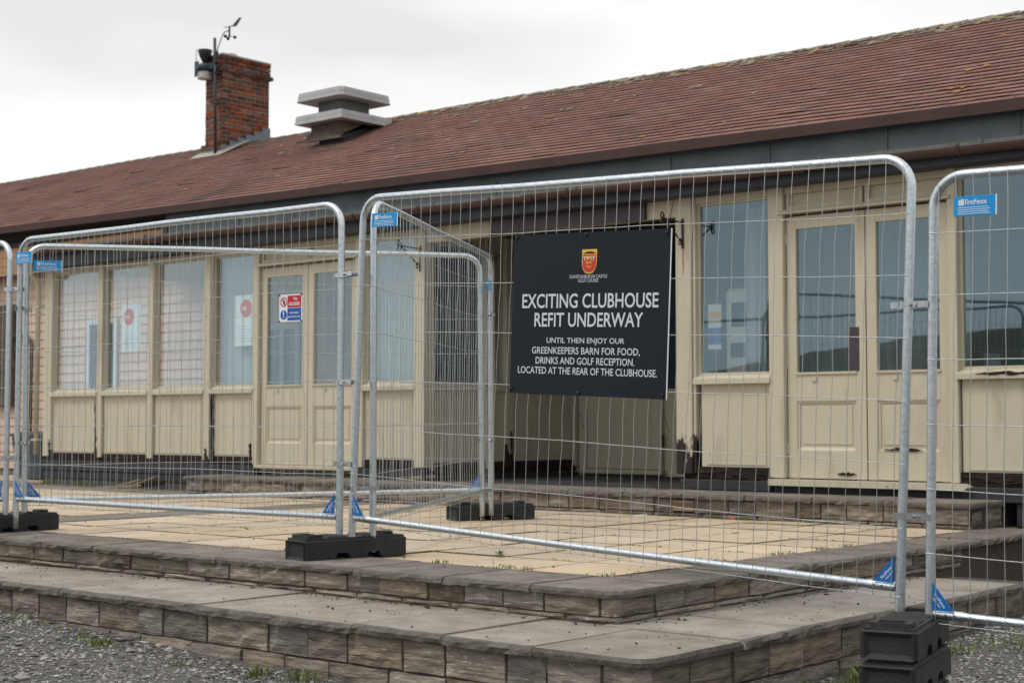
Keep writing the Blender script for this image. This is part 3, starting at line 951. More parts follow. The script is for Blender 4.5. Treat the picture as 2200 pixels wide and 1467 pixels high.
def ragged_gap(x0, x1, seed):
    rr = random.Random(seed)
    k = int((x1 - x0) / 0.06)
    top = [(lerp(x0, x1, i / k), 0.83) for i in range(k + 1)]
    bot = [(lerp(x0, x1, i / k), 0.715 + rr.uniform(-.005, .012)) for i in range(k, -1, -1)]
    MB().prism(top + bot, 'y', YF + 0.0 + rr.uniform(-.004, .004), YF + 0.05).build('rotten_rail', 'rot', club)
    # splinters hanging in the gap
    sp = MB()
    for _ in range(int((x1 - x0) * 9)):
        x = rr.uniform(x0, x1)
        w = rr.uniform(0.04, 0.16)
        z = rr.uniform(0.73, 0.79)
        sp.add([(x, YF - 0.012, z), (x + w, YF - 0.016, z + rr.uniform(-.012, .012)), (x + w * 0.9, YF - 0.004, z + rr.uniform(.004, .02)), (x + 0.01, YF - 0.004, z + 0.014)], [(0, 1, 2, 3)])
    sp.build('splinters', 'rot', club, kind='stuff')

# left bay
LX = dict(c0=(-18.01, -17.83), m1=(-16.81, -16.70), m2=(-15.74, -15.64), m3=(-14.65, -14.53), p4=(-13.755, -13.66), p5=(-12.06, -11.94), c6=(-11.17, -11.02))
post(*LX['c0'])
post(*LX['m1'])
post(*LX['m2'])
post(*LX['m3'], m='paint_old')
post(*LX['p4'], z0=0.74)
post(*LX['p5'], z0=0.74, m='paint')
post(*LX['c6'], z0=0.75, m='paint')
for i, (a, b) in enumerate((('c0', 'm1'), ('m1', 'm2'), ('m2', 'm3'), ('m3', 'p4'), ('p5', 'c6'))):
    x0, x1 = LX[a][1], LX[b][0]
    window(x0, x1, sill_m='paint_old' if i > 2 else 'paint')
    jag_panel(x0 + (0.015 if i else 0), x1 - (0.02 if i in (0, 2) else 0), Z_PB, Z_SU, YF + 0.012, 60 + i)
    # rotten dark edges beside the panels
for x0, x1, z0, z1 in ((-16.83, -16.775, 0.72, 1.55), (-14.50, -14.47, 0.75, 1.60), (-13.79, -13.73, 0.72, 0.98), (-17.86, -17.80, 0.72, 1.0), (-14.60, -14.50, 0.72, 0.92)):
    rr = random.Random(int(x0 * 100))
    k = 14
    wob = lambda: rr.uniform(-0.016, 0.016)
    poly = [(x0 + wob(), lerp(z0, z1, i / k)) for i in range(k + 1)] + [(lerp(x0, x1, 1.0 - 0.75 * (i / k) ** 0.7) + wob(), lerp(z0, z1, i / k)) for i in range(k, -1, -1)]
    MB().prism(poly, 'y', YF - 0.036, YF + 0.02).build('rotten_strip', 'rot', club)
door(-13.65, -12.866, True, seed=1)
door(-12.858, -12.068, False, seed=2)
transom(-13.66, -12.06, 2)
MB().cbox(-13.70, -12.02, YF - 0.05, YF + 0.07, 0.70, 0.742, 0.006).build('threshold', 'paint_old', club)
MB().box(-18.01, -11.02, YF + 0.0, YF + 0.09, Z_WT, Z_HD).build('head_beam', 'paint', club)
ragged_gap(-17.95, -13.72, 71)
ragged_gap(-11.98, -11.05, 72)
pl = MB().cbox(-18.0, -14.3, YF - 0.04, YF + 0.05, 0.60, 0.73, 0.005).build('plinth_board', 'black_board', club)
MB().cbox(-18.0, -11.02, YF - 0.025, YF + 0.05, 0.50, 0.597, 0.005).build('plinth_board', 'black_board', club)
MB().cbox(-14.29, -13.70, YF - 0.035, YF + 0.05, 0.60, 0.73, 0.005).build('plinth_board', 'black_board', club)
MB().cbox(-12.02, -11.0, YF - 0.04, YF + 0.05, 0.61, 0.73, 0.005).build('plinth_board', 'black_board', club)
MB().box(-18.0, -14.2, YF - 0.01, YF + 0.06, 0.36, 0.50).build('plinth_render', 'render', club)
# left return of the left bay
MB().box(-18.0, -17.96, YF + 0.1, YB, 0.42, 1.6).build('return_wall', 'paint', club)
for z0, z1 in ((1.6, 3.26),):
    MB().box(-17.985, -17.98, YF + 0.1, YB, z0, z1).build('return_pane', GLASS_THIN, club)

# right return of the left bay: looks into the porch
XR = -11.02
def xpost(y0, y1, z0, z1, m='paint', x=XR):
    return MB().cbox(x - 0.09, x + 0.015, y0, y1, z0, z1, 0.005).build('post', m, club)
xpost(YF + 0.095, 11.76, 0.72, Z_HD)
xpost(12.60, 12.72, 0.72, Z_HD)
xpost(12.93, 13.05, 0.72, Z_HD, 'paint_rot')
xpost(14.16, 14.29, 0.72, Z_HD)
for (y0, y1) in ((11.76, 12.60), (12.72, 12.93), (13.05, 14.16)):
    o = MB().box(XR - 0.03, XR - 0.012, y0, y1, 0.80, Z_SU).build('wall_panel', 'paint', club)
    MB().box(XR - 0.012, XR - 0.006, y0 + 0.05, y1 - 0.05, 0.86, 0.872).build('panel_bead', 'paint', o)
    w_ = MB().box(XR - 0.06, XR + 0.02, y0, y1, Z_SU, Z_WB).build('window', 'paint', club)
    MB().box(XR - 0.045, XR - 0.04, y0, y1, Z_WB, 3.10).build('pane', GLASS, w_)
    MB().box(XR - 0.07, XR - 0.01, y0, y1, 3.10, Z_HD).build('window_head', 'paint', w_)
MB().box(XR - 0.06, XR - 0.005, YF + 0.1, 14.2, 0.66, 0.795).build('rotten_rail', 'rot', club)
MB().cbox(XR - 0.06, XR + 0.02, YF + 0.1, 14.2, 0.60, 0.655, 0.004).build('plinth_board', 'black_board', club)

# back wall of the porch with its inner door
MB().box(XR, -7.0, YB - 0.03, YB - 0.002, 0.62, 1.60).build('porch_wall', 'paint', club)
MB().box(XR, -7.0, YB - 0.028, YB - 0.002, 1.601, Z_HD).build('porch_upper_dark', 'dark_glass', club)  # mostly hidden upper wall, put in dark to cut bounce light in the porch
dj_ = MB()
dj_.box(-10.98, -10.88, YB - 0.09, YB - 0.03, 0.66, 3.2).box(-9.87, -9.82, YB - 0.09, YB - 0.03, 0.66, 3.2).box(-10.88, -9.87, YB - 0.088, YB - 0.03, 3.02, 3.2)
dj_.build('door_frame', 'paint', club)
dd_ = MB().box(-10.875, -9.875, YB - 0.07, YB - 0.032, 0.70, 1.70).box(-10.875, -10.78, YB - 0.07, YB - 0.032, 1.701, 3.015).box(-9.97, -9.875, YB - 0.07, YB - 0.032, 1.701, 3.015)
dobj = dd_.build('door', 'paint', club)
MB().box(-10.76, -9.99, YB - 0.078, YB - 0.07, 0.80, 0.812).build('panel_bead', 'paint', dobj)
MB().box(-9.99, -9.978, YB - 0.078, YB - 0.07, 0.812, 1.5).build('panel_bead', 'paint', dobj)
for z in (0.95, 1.8):
    MB().tube([(-9.80, YB - 0.095, z), (-9.80, YB - 0.095, z + 0.14)], 0.012, 6).build('hinge', 'iron', dobj)
MB().cbox(-10.95, -9.8, YB - 0.13, YB - 0.03, 0.64, 0.69, 0.004).build('threshold', 'paint_old', club)
# porch header: cream lining and a dark board hung in front
MB().box(XR + 0.001, -7.872, YF - 0.0, YF + 0.08, 3.10, Z_HD - 0.002).build('porch_header', 'paint', club)
hb = MB().cbox(-10.10, -8.20, YF - 0.045, YF - 0.004, 3.102, 3.255, 0.004).build('header_board', 'plate', club)
MB().box(-10.10, -8.20, YF - 0.05, YF - 0.03, 3.092, 3.104).build('board_lip', 'old_wood', hb)

# right bay
RX = dict(c0=(-7.87, -7.70), j0=(-7.695, -7.667), p1=(-6.90, -6.752), p2=(-5.252, -5.175), p3=(-3.80, -3.68))
post(*RX['c0'], m='paint_rot', z0=0.76)
post(*RX['j0'], m='paint_rot', z0=0.76, y0=YF - 0.012)
post(*RX['p1'], z0=0.745)
post(*RX['p2'], z0=0.74, m='paint_old')
post(*RX['p3'])
window(-7.667, -6.90, sill_m='paint')
jag_panel(-7.62, -6.90, Z_PB, Z_SU, YF + 0.012, 81, 0.012)
window(-5.175, -3.80, sill_m='paint_old')
jag_panel(-5.16, -3.80, Z_PB - 0.005, Z_SU, YF + 0.012, 82, 0.012)
window(-3.68, -2.3)
jag_panel(-3.66, -2.3, Z_PB - 0.005, Z_SU, YF + 0.012, 83, 0.012)
post(-2.3, -2.15)
ragged_gap(-7.80, -6.78, 84)
ragged_gap(-5.24, -2.2, 85)
door(-6.745, -6.002, True, plate=(-6.152, -6.062), seed=3, m='paint')
door(-5.992, -5.257, False, seed=4, m='paint_old')
transom(-6.752, -5.252, 2)
MB().box(-7.87, -2.15, YF + 0.0, YF + 0.09, Z_WT, Z_HD).build('head_beam', 'paint', club)
th = MB().prism([(-6.86, 0.685), (-5.10, 0.685), (-5.07, 0.712), (-5.12, 0.738), (-6.86, 0.738)], 'y', YF - 0.13, YF + 0.07)
th.build('threshold', 'paint_old', club)
MB().cbox(-7.82, -6.88, YF - 0.05, YF + 0.05, 0.627, 0.715, 0.005).build('plinth_board', 'black_board', club)
MB().cbox(-6.86, -5.1, YF - 0.03, YF + 0.05, 0.615, 0.684, 0.005).build('plinth_board', 'black_board', club)
MB().cbox(-5.08, -4.62, YF - 0.05, YF + 0.05, 0.60, 0.715, 0.005).build('plinth_board', 'black_board', club)
MB().cbox(-4.612, -2.2, YF - 0.045, YF + 0.05, 0.60, 0.712, 0.005).build('plinth_board', 'black_board', club)
MB().cbox(-4.72, -2.2, YF - 0.02, YF + 0.05, 0.42, 0.60, 0.005).build('plinth_board', 'black_board', club)
# rotten hole in the right-hand sill and in the door rail, as broken-out slivers
for (x0, x1, z, y, s_) in ((-5.02, -4.55, 1.605, YF - 0.047, 1), (-5.86, -5.50, 1.0, YF + 0.015, 2), (-6.28, -6.10, 0.79, YF + 0.015, 3)):
    rr = random.Random(s_)
    k = 12
    up_ = [(lerp(x0, x1, i / k), z + (0.018 * math.sin(math.pi * i / k)) * rr.uniform(0.4, 1.3)) for i in range(k + 1)]
    dn_ = [(lerp(x0, x1, i / k), z - (0.016 * math.sin(math.pi * i / k)) * rr.uniform(0.3, 1.2) - 0.001) for i in range(k, -1, -1)]
    MB().prism(up_ + dn_, 'y', y - 0.003, y + 0.006).build('rot_hole', 'rot', club)
# left return of the right bay, seen from inside only, and room partitions
MB().box(-7.87, -7.84, YF + 0.1, YB, 0.5, Z_SU).build('return_wall', 'black_board', club)  # unseen porch side, made black to reduce light bounced into the porch
MB().box(-7.86, -7.855, YF + 0.1, YB, Z_SU, Z_HD).build('return_pane', GLASS, club)
MB().box(-18.0, -11.05, YF + 0.1, YB, 0.60, 0.64).build('floor', 'room_floor', club)
MB().box(-7.84, -1.6, YF + 0.1, YB, 0.60, 0.64).build('floor', 'room_floor', club)
MB().box(-1.6, -1.5, YF, YB + 0.2, 0.3, 4.2).build('end_wall', 'room', club)

# --- main roof
def eave_z(x):
    return 4.229 - 0.0126 * (x + 5.5)
def ridge_z(x):
    return 6.248 - 0.0087 * (x + 7.2) + 0.012 * math.sin(x * 0.7)
def roof_pt(x, t, lift=0.0):
    ez, rz = eave_z(x), ridge_z(x)
    y, z = lerp(YE, YR, t), lerp(ez, rz, t)
    sag = -0.03 * math.sin(math.pi * t) + 0.012 * noise.noise(Vector((x * 0.5, t * 3, 2)))
    nn = Vector((0, -(rz - ez), YR - YE)).normalized()
    return Vector((x, y, z + sag)) + nn * lift
rb = MB()
RX0, RX1, NRX, NRT = -38.0, -2.0, 72, 10
for i in range(NRX + 1):
    x = lerp(RX0, RX1, i / NRX)
    for j in range(NRT + 1):
        rb.v.append(tuple(roof_pt(x, j / NRT, -0.006)))
for i in range(NRX):
    for j in range(NRT):
        a = i * (NRT + 1) + j
        rb.f.append((a, a + NRT + 1, a + NRT + 2, a + 1))
n0 = len(rb.v)
for i in range(NRX + 1):
    x = lerp(RX0, RX1, i / NRX)
    rb.v += [(x, YR, ridge_z(x) - 0.006), (x, YR + 4.4, eave_z(x))]
for i in range(NRX):
    a = n0 + 2 * i
    rb.f.append((a, a + 2, a + 3, a + 1))
roof = rb.build('roof', 'eave', club)
# shingle tabs: 27 courses; the largest-looking ones are single objects, the rest one mesh
ROWS, TABW, SL = 27, 0.325, 4.85
def tab_verts(x0, x1, t0, t1, l0, l1, th=0.0095):
    return [roof_pt(x0, t0, l0), roof_pt(x1, t0, l0), roof_pt(x1, t1, l1), roof_pt(x0, t1, l1),
            roof_pt(x0, t0, l0 + th), roof_pt(x1, t0, l0 + th), roof_pt(x1, t1, l1 + th * 0.4), roof_pt(x0, t1, l1 + th * 0.4)]
TF = [(4, 5, 6, 7), (0, 1, 5, 4), (1, 2, 6, 5), (3, 0, 4, 7), (0, 3, 2, 1)]
def butts(me):
    me.materials.append(M['bitumen'])
    me.polygons.foreach_set('material_index', [1 if i % 5 in (1, 2, 3) else 0 for i in range(len(me.polygons))])
    return me
far = MB()
off_c = Vector(OFF[club])
singles = 0
for r in range(ROWS):
    ofs = (r % 2) * 0.5 * TABW + rnd(-0.03, 0.03)
    x = RX1 - ofs
    i = 0
    while x > RX0 + 0.2:
        x1, x0 = x - 0.004 - rnd(0, 0.004), x - TABW + 0.003
        t0 = r / ROWS + rnd(-0.0022, 0.0022) + 0.0025 * noise.noise(Vector((x * 0.9, r * 0.7, 9)))
        t1 = min(1.0, t0 + 1.16 / ROWS)
        lift = 0.010 + (rnd(0, 0.012) if random.random() < 0.035 else rnd(0, 0.003))
        vs_ = tab_verts(x0, x1, t0 - 0.002, t1, lift, 0.001)
        if -8.6 < x0 and x1 < -5.05 and singles < 300:
            c0 = vs_[0]
            me = butts(MB().add([v - c0 for v in vs_], TF).mesh('shingle', 'shingle'))
            place('shingle', me, roof, c0)
            singles += 1
        else:
            far.add(vs_, TF)
        x -= TABW
fs_ = far.build('shingles', 'shingle', roof, kind='stuff')
butts(fs_.data)
# ridge capping
x = RX1
while x > RX0:
    L_ = 0.33
    rc = MB()
    for xx, up_ in ((x, 0.022), (x - L_, 0.010)):
        z = ridge_z(xx)
        rc.v += [(xx, YR - 0.17, z - 0.080 + up_), (xx, YR - 0.02, z + up_), (xx, YR + 0.02, z + up_), (xx, YR + 0.17, z - 0.080 + up_),
                 (xx, YR + 0.17, z - 0.10 + up_), (xx, YR, z - 0.03 + up_), (xx, YR - 0.17, z - 0.10 + up_)]
    for q in range(7):
        rc.f.append((q, (q + 1) % 7, 7 + (q + 1) % 7, 7 + q))
    rc.f += [tuple(range(7))[::-1], tuple(range(7, 14))]
    rc.build('ridge_cap', 'ridge', roof)
    x -= L_
# lichen growing on the shingles, thick near the ridge
for nm, mm, cnt, sd_ in (('orange_lichen', 'lichen', 90, 3), ('pale_lichen', 'lichen_pale', 420, 4)):
    rr = random.Random(sd_)
    li = MB()
    for _ in range(cnt):
        x = rr.uniform(-20, -5) if rr.random() < 0.75 else rr.uniform(-32, -5)
        t = 1 - abs(rr.gauss(0, 0.05)) if rr.random() < (0.93 if nm == 'pale_lichen' else 0.55) else rr.uniform(0.1, 0.95)
        t = min(0.985, t)
        for _k in range(rr.randint(1, 4)):
            xx, tt, s_ = x + rr.uniform(-.10, .10), min(0.985, t + rr.uniform(-.010, .010)), rr.uniform(0.012, 0.05) * (1.2 if nm == 'pale_lichen' else 1.0)
            k = 7
            pts = [roof_pt(xx + s_ * rr.uniform(.6, 1.2) * math.cos(2 * math.pi * q / k), tt + s_ / SL * rr.uniform(.6, 1.2) * math.sin(2 * math.pi * q / k), 0.0262) for q in range(k)]
            li.add([roof_pt(xx, tt, 0.031)] + pts, [(0, 1 + q, 1 + (q + 1) % k) for q in range(k)])
    li.build(nm, mm, roof, kind='stuff')
# eave trim, soffit and the shadowed wall head
et = MB()
for i in range(36):
    xa, xb = lerp(RX0, RX1, i / 36), lerp(RX0, RX1, (i + 1) / 36)
    wob = lambda q: 0.006 * noise.noise(Vector((q * 0.9, 7, 0)))
    za, zb = eave_z(xa), eave_z(xb)
    et.add([(xa, YE - 0.03 + wob(xa), za - 0.10), (xb, YE - 0.03 + wob(xb), zb - 0.10), (xb, YE - 0.035 + wob(xb), zb + 0.012), (xa, YE - 0.035 + wob(xa), za + 0.012),
            (xa, YE + 0.0, za - 0.10), (xb, YE + 0.0, zb - 0.10), (xb, YE + 0.02, zb + 0.022), (xa, YE + 0.02, za + 0.022)],
           [(0, 1, 2, 3), (3, 2, 6, 7), (0, 4, 5, 1), (4, 7, 6, 5)])
et.build('eave_trim', 'eave', roof)
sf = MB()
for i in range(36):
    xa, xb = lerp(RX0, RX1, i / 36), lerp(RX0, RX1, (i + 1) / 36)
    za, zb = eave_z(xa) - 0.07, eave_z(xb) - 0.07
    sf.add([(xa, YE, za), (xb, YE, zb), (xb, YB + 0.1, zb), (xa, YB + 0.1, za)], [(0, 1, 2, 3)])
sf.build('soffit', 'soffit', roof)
# loop of loose cable hanging on the felt at the right
MB().tube([(-5.42 + 0.09 * math.cos(a), YE + 0.07, 3.78 + 0.10 * math.sin(a) - 0.02 * a) for a in [0.3 * k - 1.0 for k in range(18)]], 0.006, 6).build('loose_cable', 'black', club)

# --- chimney
CX0, CX1, CY0, CY1 = -22.20, -21.71, 17.60, 18.70
chz0, chz1 = 5.75, 7.88
ch = MB().box(CX0 + 0.006, CX1 - 0.006, CY0 + 0.006, CY1 - 0.006, chz0, chz1 - 0.02)
ch.box(CX0 - 0.05, CX1 + 0.05, CY0 - 0.05, CY1 + 0.05, chz0, 6.20)
ch.box(CX0 - 0.04, CX1 + 0.04, CY0 - 0.04, CY1 + 0.04, 7.56, 7.63)
chim = ch.build('chimney', 'brick_mortar', club)
bme = {k: MB().cbox(0, 0.212, 0, 0.10, 0, 0.063, 0.004).mesh('brick', k) for k in ('brick', 'brick_dark')}
half = {k: MB().cbox(0, 0.100, 0, 0.10, 0, 0.063, 0.004).mesh('brick', k) for k in ('brick', 'brick_dark')}
z = 5.95
row = 0
while z < chz1 - 0.05:
    e = 0.055 if z < 6.20 else (0.055 if 7.50 < z < 7.60 else (0.022 if z >= 7.60 else 0.0))
    for face in ('front', 'side'):
        face_dark = face == 'front'
        dark_p = 0.8 if (z < 6.32 or z > 7.35) else (0.5 if face_dark else 0.24)
        a0, a1 = (CX0 - e, CX1 + e) if face == 'front' else (CY0 - e, CY1 + e)
        x = a0
        first = row % 2 == (0 if face == 'front' else 1)
        while x < a1 - 0.03:
            w = 0.105 if (first and x == a0) else 0.222
            if a1 - x < w + 0.04:
                w = a1 - x
            if z > 7.80 and random.random() < 0.22:
                x += w
                continue
            k = 'brick_dark' if random.random() < dark_p or (x == a0 and face == 'side' and random.random() < 0.6) else 'brick'
            me, base = (half[k], 0.100) if w < 0.16 else (bme[k], 0.212)
            s_ = ((w - 0.015) / base, 1, 1)
            if face == 'front':
                place('brick', me, chim, (x + 0.005, CY0 - e + rnd(-.006, .002), z + 0.005), (0, 0, rnd(-.01, .01)), s_)
            else:
                place('brick', me, chim, (CX1 + e + rnd(-.002, .006), x + 0.005, z + 0.005), (0, 0, math.pi / 2 + rnd(-.01, .01)), s_)
            x += w
    z += 0.0765
    row += 1
MB().prism([(CX0 - 0.02, CY0 - 0.02), (CX1 + 0.02, CY0 - 0.02), (CX1 + 0.02, CY1 + 0.02), (CX0 - 0.02, CY1 + 0.02)], 'z', chz1 - 0.02, chz1 + 0.01).build('flaunching', 'lime', chim)
MB().lathe([(0.11, 0), (0.115, 0.05), (0.10, 0.085), (0.09, 0.085)], (-21.95, 17.98, chz1 + 0.005)).build('chimney_pot', 'lime', chim, smooth=True)
# stepped lead on the side, apron in front
st = []
for k in range(6):
    y = CY0 - 0.07 + 0.19 * k
    zr = roof_pt(-21.7, (y - YE) / (YR - YE)).z
    st.append((y, zr + 0.20))
    st.append((y + 0.19, zr + 0.20))
low_ = [(CY0 - 0.07 + 1.14, roof_pt(-21.7, min(1, (CY0 + 1.07 - YE) / (YR - YE))).z - 0.02), (CY0 - 0.10, roof_pt(-21.7, (CY0 - 0.10 - YE) / (YR - YE)).z - 0.03)]
MB().prism(st + low_, 'x', CX1 + 0.060, CX1 + 0.068).build('lead_flashing', 'lead', chim)
zz = roof_pt(-22, (CY0 - 0.06 - YE) / (YR - YE)).z
MB().box(CX0 - 0.07, CX1 + 0.068, CY0 - 0.075, CY0 - 0.067, zz - 0.03, zz + 0.11).build('lead_apron', 'lead', chim)
ap = MB()
for x, y in ((CX0 - 0.22, CY0 - 0.17), (CX1 + 0.12, CY0 - 0.15), (CX1 + 0.22, CY0 + 0.5), (CX1 + 0.07, CY0 + 0.5), (CX1 + 0.07, CY0 - 0.07), (CX0 - 0.12, CY0 - 0.07)):
    ap.v.append(tuple(roof_pt(x, (y - YE) / (YR - YE), 0.03 + (0.05 if y > CY0 - 0.1 else 0))))
ap.f = [(0, 1, 4, 5), (1, 2, 3, 4)]
ap.build('mortar_fillet', 'lime', chim)

# --- roof ventilator
VX0, VX1, VY0, VY1 = -18.52, -17.80, 16.84, 17.62
vent = MB()
zr0, zr1 = roof_pt(VX1, (VY0 - YE) / (YR - YE)).z, roof_pt(VX1, (VY1 - YE) / (YR - YE)).z
vent.prism([(VY0, zr0 + 0.16), (VY1, zr1 + 0.16), (VY1, 6.08), (VY0, 6.08)], 'x', VX0, VX1)
vo = vent.build('roof_ventilator', 'old_wood', club)
MB().prism([(VY0 - 0.05, zr0 + 0.10), (VY0 - 0.02, zr0 + 0.24), (VY0, zr0 + 0.24), (VY0, zr0 + 0.10)], 'x', VX0 - 0.07, VX1 + 0.02).build('skirt_board', 'old_wood', vo)
MB().prism([(VY0 + 0.10, zr0 - 0.02), (VY1 + 0.15, zr1 + 0.02), (VY1 + 0.15, zr1 + 0.18), (VY0 + 0.06, zr0 + 0.17)], 'x', VX0 + 0.12, VX1 - 0.03).build('kerb', 'black_board', vo)
def hip_frustum(x0, x1, y0, y1, z0, z1, flare, top_in, zt, n='cap', m='vent_grey', cut=0.0):
    mb = MB()
    def ring(a, z):
        X0, X1, Y0, Y1 = x0 - a, x1 + a, y0 - a, y1 + a
        if cut:
            return [(X0 + cut, Y0, z), (X1 - cut, Y0, z), (X1, Y0 + cut, z), (X1, Y1 - cut, z), (X1 - cut, Y1, z), (X0 + cut, Y1, z), (X0, Y1 - cut, z), (X0, Y0 + cut, z)]
        return [(X0, Y0, z), (X1, Y0, z), (X1, Y1, z), (X0, Y1, z)]
    lev = [(flare, z0), (flare * 0.45, lerp(z0, z1, 0.42)), (flare * 0.55, lerp(z0, z1, 0.50)), (0, z1), (-top_in, zt)]
    k = len(ring(0, 0))
    for a, z in lev:
        mb.v += ring(a, z)
    for l in range(len(lev) - 1):
        for q in range(k):
            mb.f.append((l * k + q, l * k + (q + 1) % k, (l + 1) * k + (q + 1) % k, (l + 1) * k + q))
    mb.f += [tuple(range(k))[::-1], tuple((len(lev) - 1) * k + q for q in range(k))]
    return mb.build(n, m, vo)
hip_frustum(VX0 - 0.17, VX1 + 0.17, VY0 - 0.17, VY1 + 0.17, 6.05, 6.19, 0.02, 0.25, 6.20, 'lower_flange')
MB().cbox(VX0 + 0.06, VX1 - 0.06, VY0 + 0.06, VY1 - 0.06, 6.18, 6.46, 0.05).build('vent_neck', 'vent_dark', vo)
hip_frustum(VX0 - 0.165, VX1 + 0.165, VY0 - 0.165, VY1 + 0.165, 6.42, 6.56, 0.025, 0.50, 6.69, 'top_cap', cut=0.06)
# pale stain washed down below it and dark shingle repair are left to the shingles' own colours

# ------------------------------------------------------------------ weather station on the chimney
ws = thing('weather_station', 'small dark weather station on a mast strapped to the brick chimney', 'weather station', (-21.79, 17.46, 6.0))
WX, WY = -21.79, 17.47
MB().tube([(WX + 0.05, WY, 6.05), (WX, WY, 8.15)], 0.028, 8).build('mast', 'mast', ws, smooth=True)
for z in (6.95, 7.5):
    MB().box(WX - 0.05, WX + 0.06, WY - 0.03, WY + 0.10, z, z + 0.035).build('mast_bracket', 'black', ws)
MB().tube([(WX + 0.03, WY, 7.83), (WX + 0.12, WY, 8.00), (WX + 0.21, WY, 8.16), (WX + 0.27, WY, 8.21), (WX + 0.40, WY, 8.225)], 0.009, 6).build('arm', 'mast', ws)
MB().cbox(WX + 0.01, WX + 0.08, WY - 0.03, WY + 0.03, 7.68, 7.90, 0.008).build('arm_clamp', 'black', ws)
hub = MB().tube([(WX + 0.41, WY, 8.10), (WX + 0.41, WY, 8.29)], 0.018, 8).build('sensor_hub', 'station', ws)
vn = MB().tube([(WX + 0.28, WY - 0.02, 8.285), (WX + 0.52, WY + 0.02, 8.30)], 0.007, 6)
vn.prism([(WX + 0.46, 8.285), (WX + 0.58, 8.27), (WX + 0.72, 8.40), (WX + 0.66, 8.41)], 'y', WY + 0.005, WY + 0.02)
vn.build('wind_vane', 'station', ws)
for k in range(3):
    a = 0.6 + 2.094 * k
    cx, cy = WX + 0.41 + 0.10 * math.cos(a), WY + 0.10 * math.sin(a)
    cu = MB().tube([(WX + 0.41, WY, 8.11), (cx, cy, 8.10)], 0.005, 5)
    cu.sphere((cx, cy, 8.095), 0.032)
    cu.build('anemometer_cup', 'black', ws, smooth=True)
MB().lathe([(0.035, 0.0), (0.05, 0.03), (0.10, 0.13), (0.135, 0.24), (0.13, 0.25), (0.10, 0.22)], (WX - 0.27, WY, 7.72)).build('rain_collector', 'black', ws, smooth=True)
MB().lathe([(0.13, 0.0), (0.16, 0.03), (0.165, 0.10), (0.12, 0.14), (0.05, 0.16)], (WX - 0.27, WY, 7.57)).build('station_body', 'station', ws, smooth=True)
MB().box(WX - 0.14, WX, WY - 0.05, WY + 0.05, 7.59, 7.69).build('body_bracket', 'station', ws)
for k in range(4):
    MB().lathe([(0.135 - 0.004 * k, 0.0), (0.14 - 0.004 * k, 0.012), (0.11, 0.028)], (WX - 0.27, WY, 7.44 + 0.033 * k)).build('radiation_plate', 'white_plastic', ws, smooth=True)
MB().tube([(WX - 0.53, WY, 7.55), (WX - 0.52, WY, 8.03)], 0.006, 5).build('antenna', 'mast', ws)
MB().box(WX - 0.56, WX - 0.45, WY - 0.01, WY + 0.0, 7.52, 7.80).build('solar_panel', 'mast', ws)

# ------------------------------------------------------------------ temporary fence panels
PH = 2.028
def wire_mesh(L, seed, count=45):
    rr = random.Random(seed)
    mb = MB()
    hz = [0.074, 0.37, 0.65, 0.93, 1.21, 1.485, 1.755]
    phase = rr.uniform(0, 6)
    y = -0.026
    wav = rr.uniform(0.4, 1.0)
    for k in range(count):
        x = 0.035 + (L - 0.07) * k / (count - 1) + rr.uniform(-.004, .004)
        top = PH - 0.012
        e = min(x, L - x)
        if e < 0.14:
            top = PH - 0.14 + math.sqrt(max(0, 0.14 ** 2 - (0.14 - e) ** 2)) - 0.005
        pts = []
        bend = rr.uniform(-1, 1)
        zs = [0.071] + hz[1:] + [top]
        for i, z in enumerate(zs):
            dx = 0.005 * math.sin(phase + k * 0.13 + i * 1.1) * wav + rr.uniform(-.002, .002)
            pts.append((x + dx, y - 0.0035, z))
            if i < len(zs) - 1:
                zm = (z + zs[i + 1]) / 2
                pts.append((x + dx + 0.0035 * math.sin(i * 2.2 + phase) * wav + 0.002 * bend, y - 0.0035 - 0.004 * wav, zm))
        mb.tube(pts, 0.0018, 4, cap=False)
    for i, z in enumerate(hz):
        pts = [(lerp(-0.012, L + 0.012, q / 22), y, z + 0.004 * math.sin(phase + q * 0.55 + i) * wav + rr.uniform(-.0015, .0015)) for q in range(23)]
        mb.tube(pts, 0.0019, 4, cap=False)
    return mb

def tag_plate(panel, s0, s1, h0, h1, y=-0.040, label=None, tilt=0.0):
    p = MB().cbox(s0, s1, y - 0.002, y + 0.002, h0, h1, 0.001)
    o = p.build('name_plate', 'blue', panel, label='blue plate reading FirstFence')
    w, hh = s1 - s0, h1 - h0
    e = MB().box(s1 - 0.004 * w / 0.2, s1 + 0.001, y - 0.0028, y - 0.0015, h0 - 0.001, h1 + 0.001)
    e.build('plate_edge', 'white_print', o)
    tx = text_mb('FirstFence', s0 + w * 0.52, h1 - hh * 0.30, w * 0.50, hh * 0.27, y - 0.0030, 0.012)
    bl = MB()
    for i in range(3):
        bl.box(s0 + w * (0.12 + 0.043 * i), s0 + w * (0.155 + 0.043 * i), y - 0.003, y - 0.0022, h1 - hh * 0.46, h1 - hh * (0.18 - 0.02 * i))
    tx.add(bl.v, bl.f)
    for i in range(4):
        bl2 = MB().box(s0 + w * 0.10, s0 + w * (0.86 - 0.05 * (i % 2)), y - 0.003, y - 0.0022, h0 + hh * (0.10 + 0.105 * i), h0 + hh * (0.128 + 0.105 * i))
        tx.add(bl2.v, bl2.f)
    tx.build('lettering', 'white_print', o)
    return o

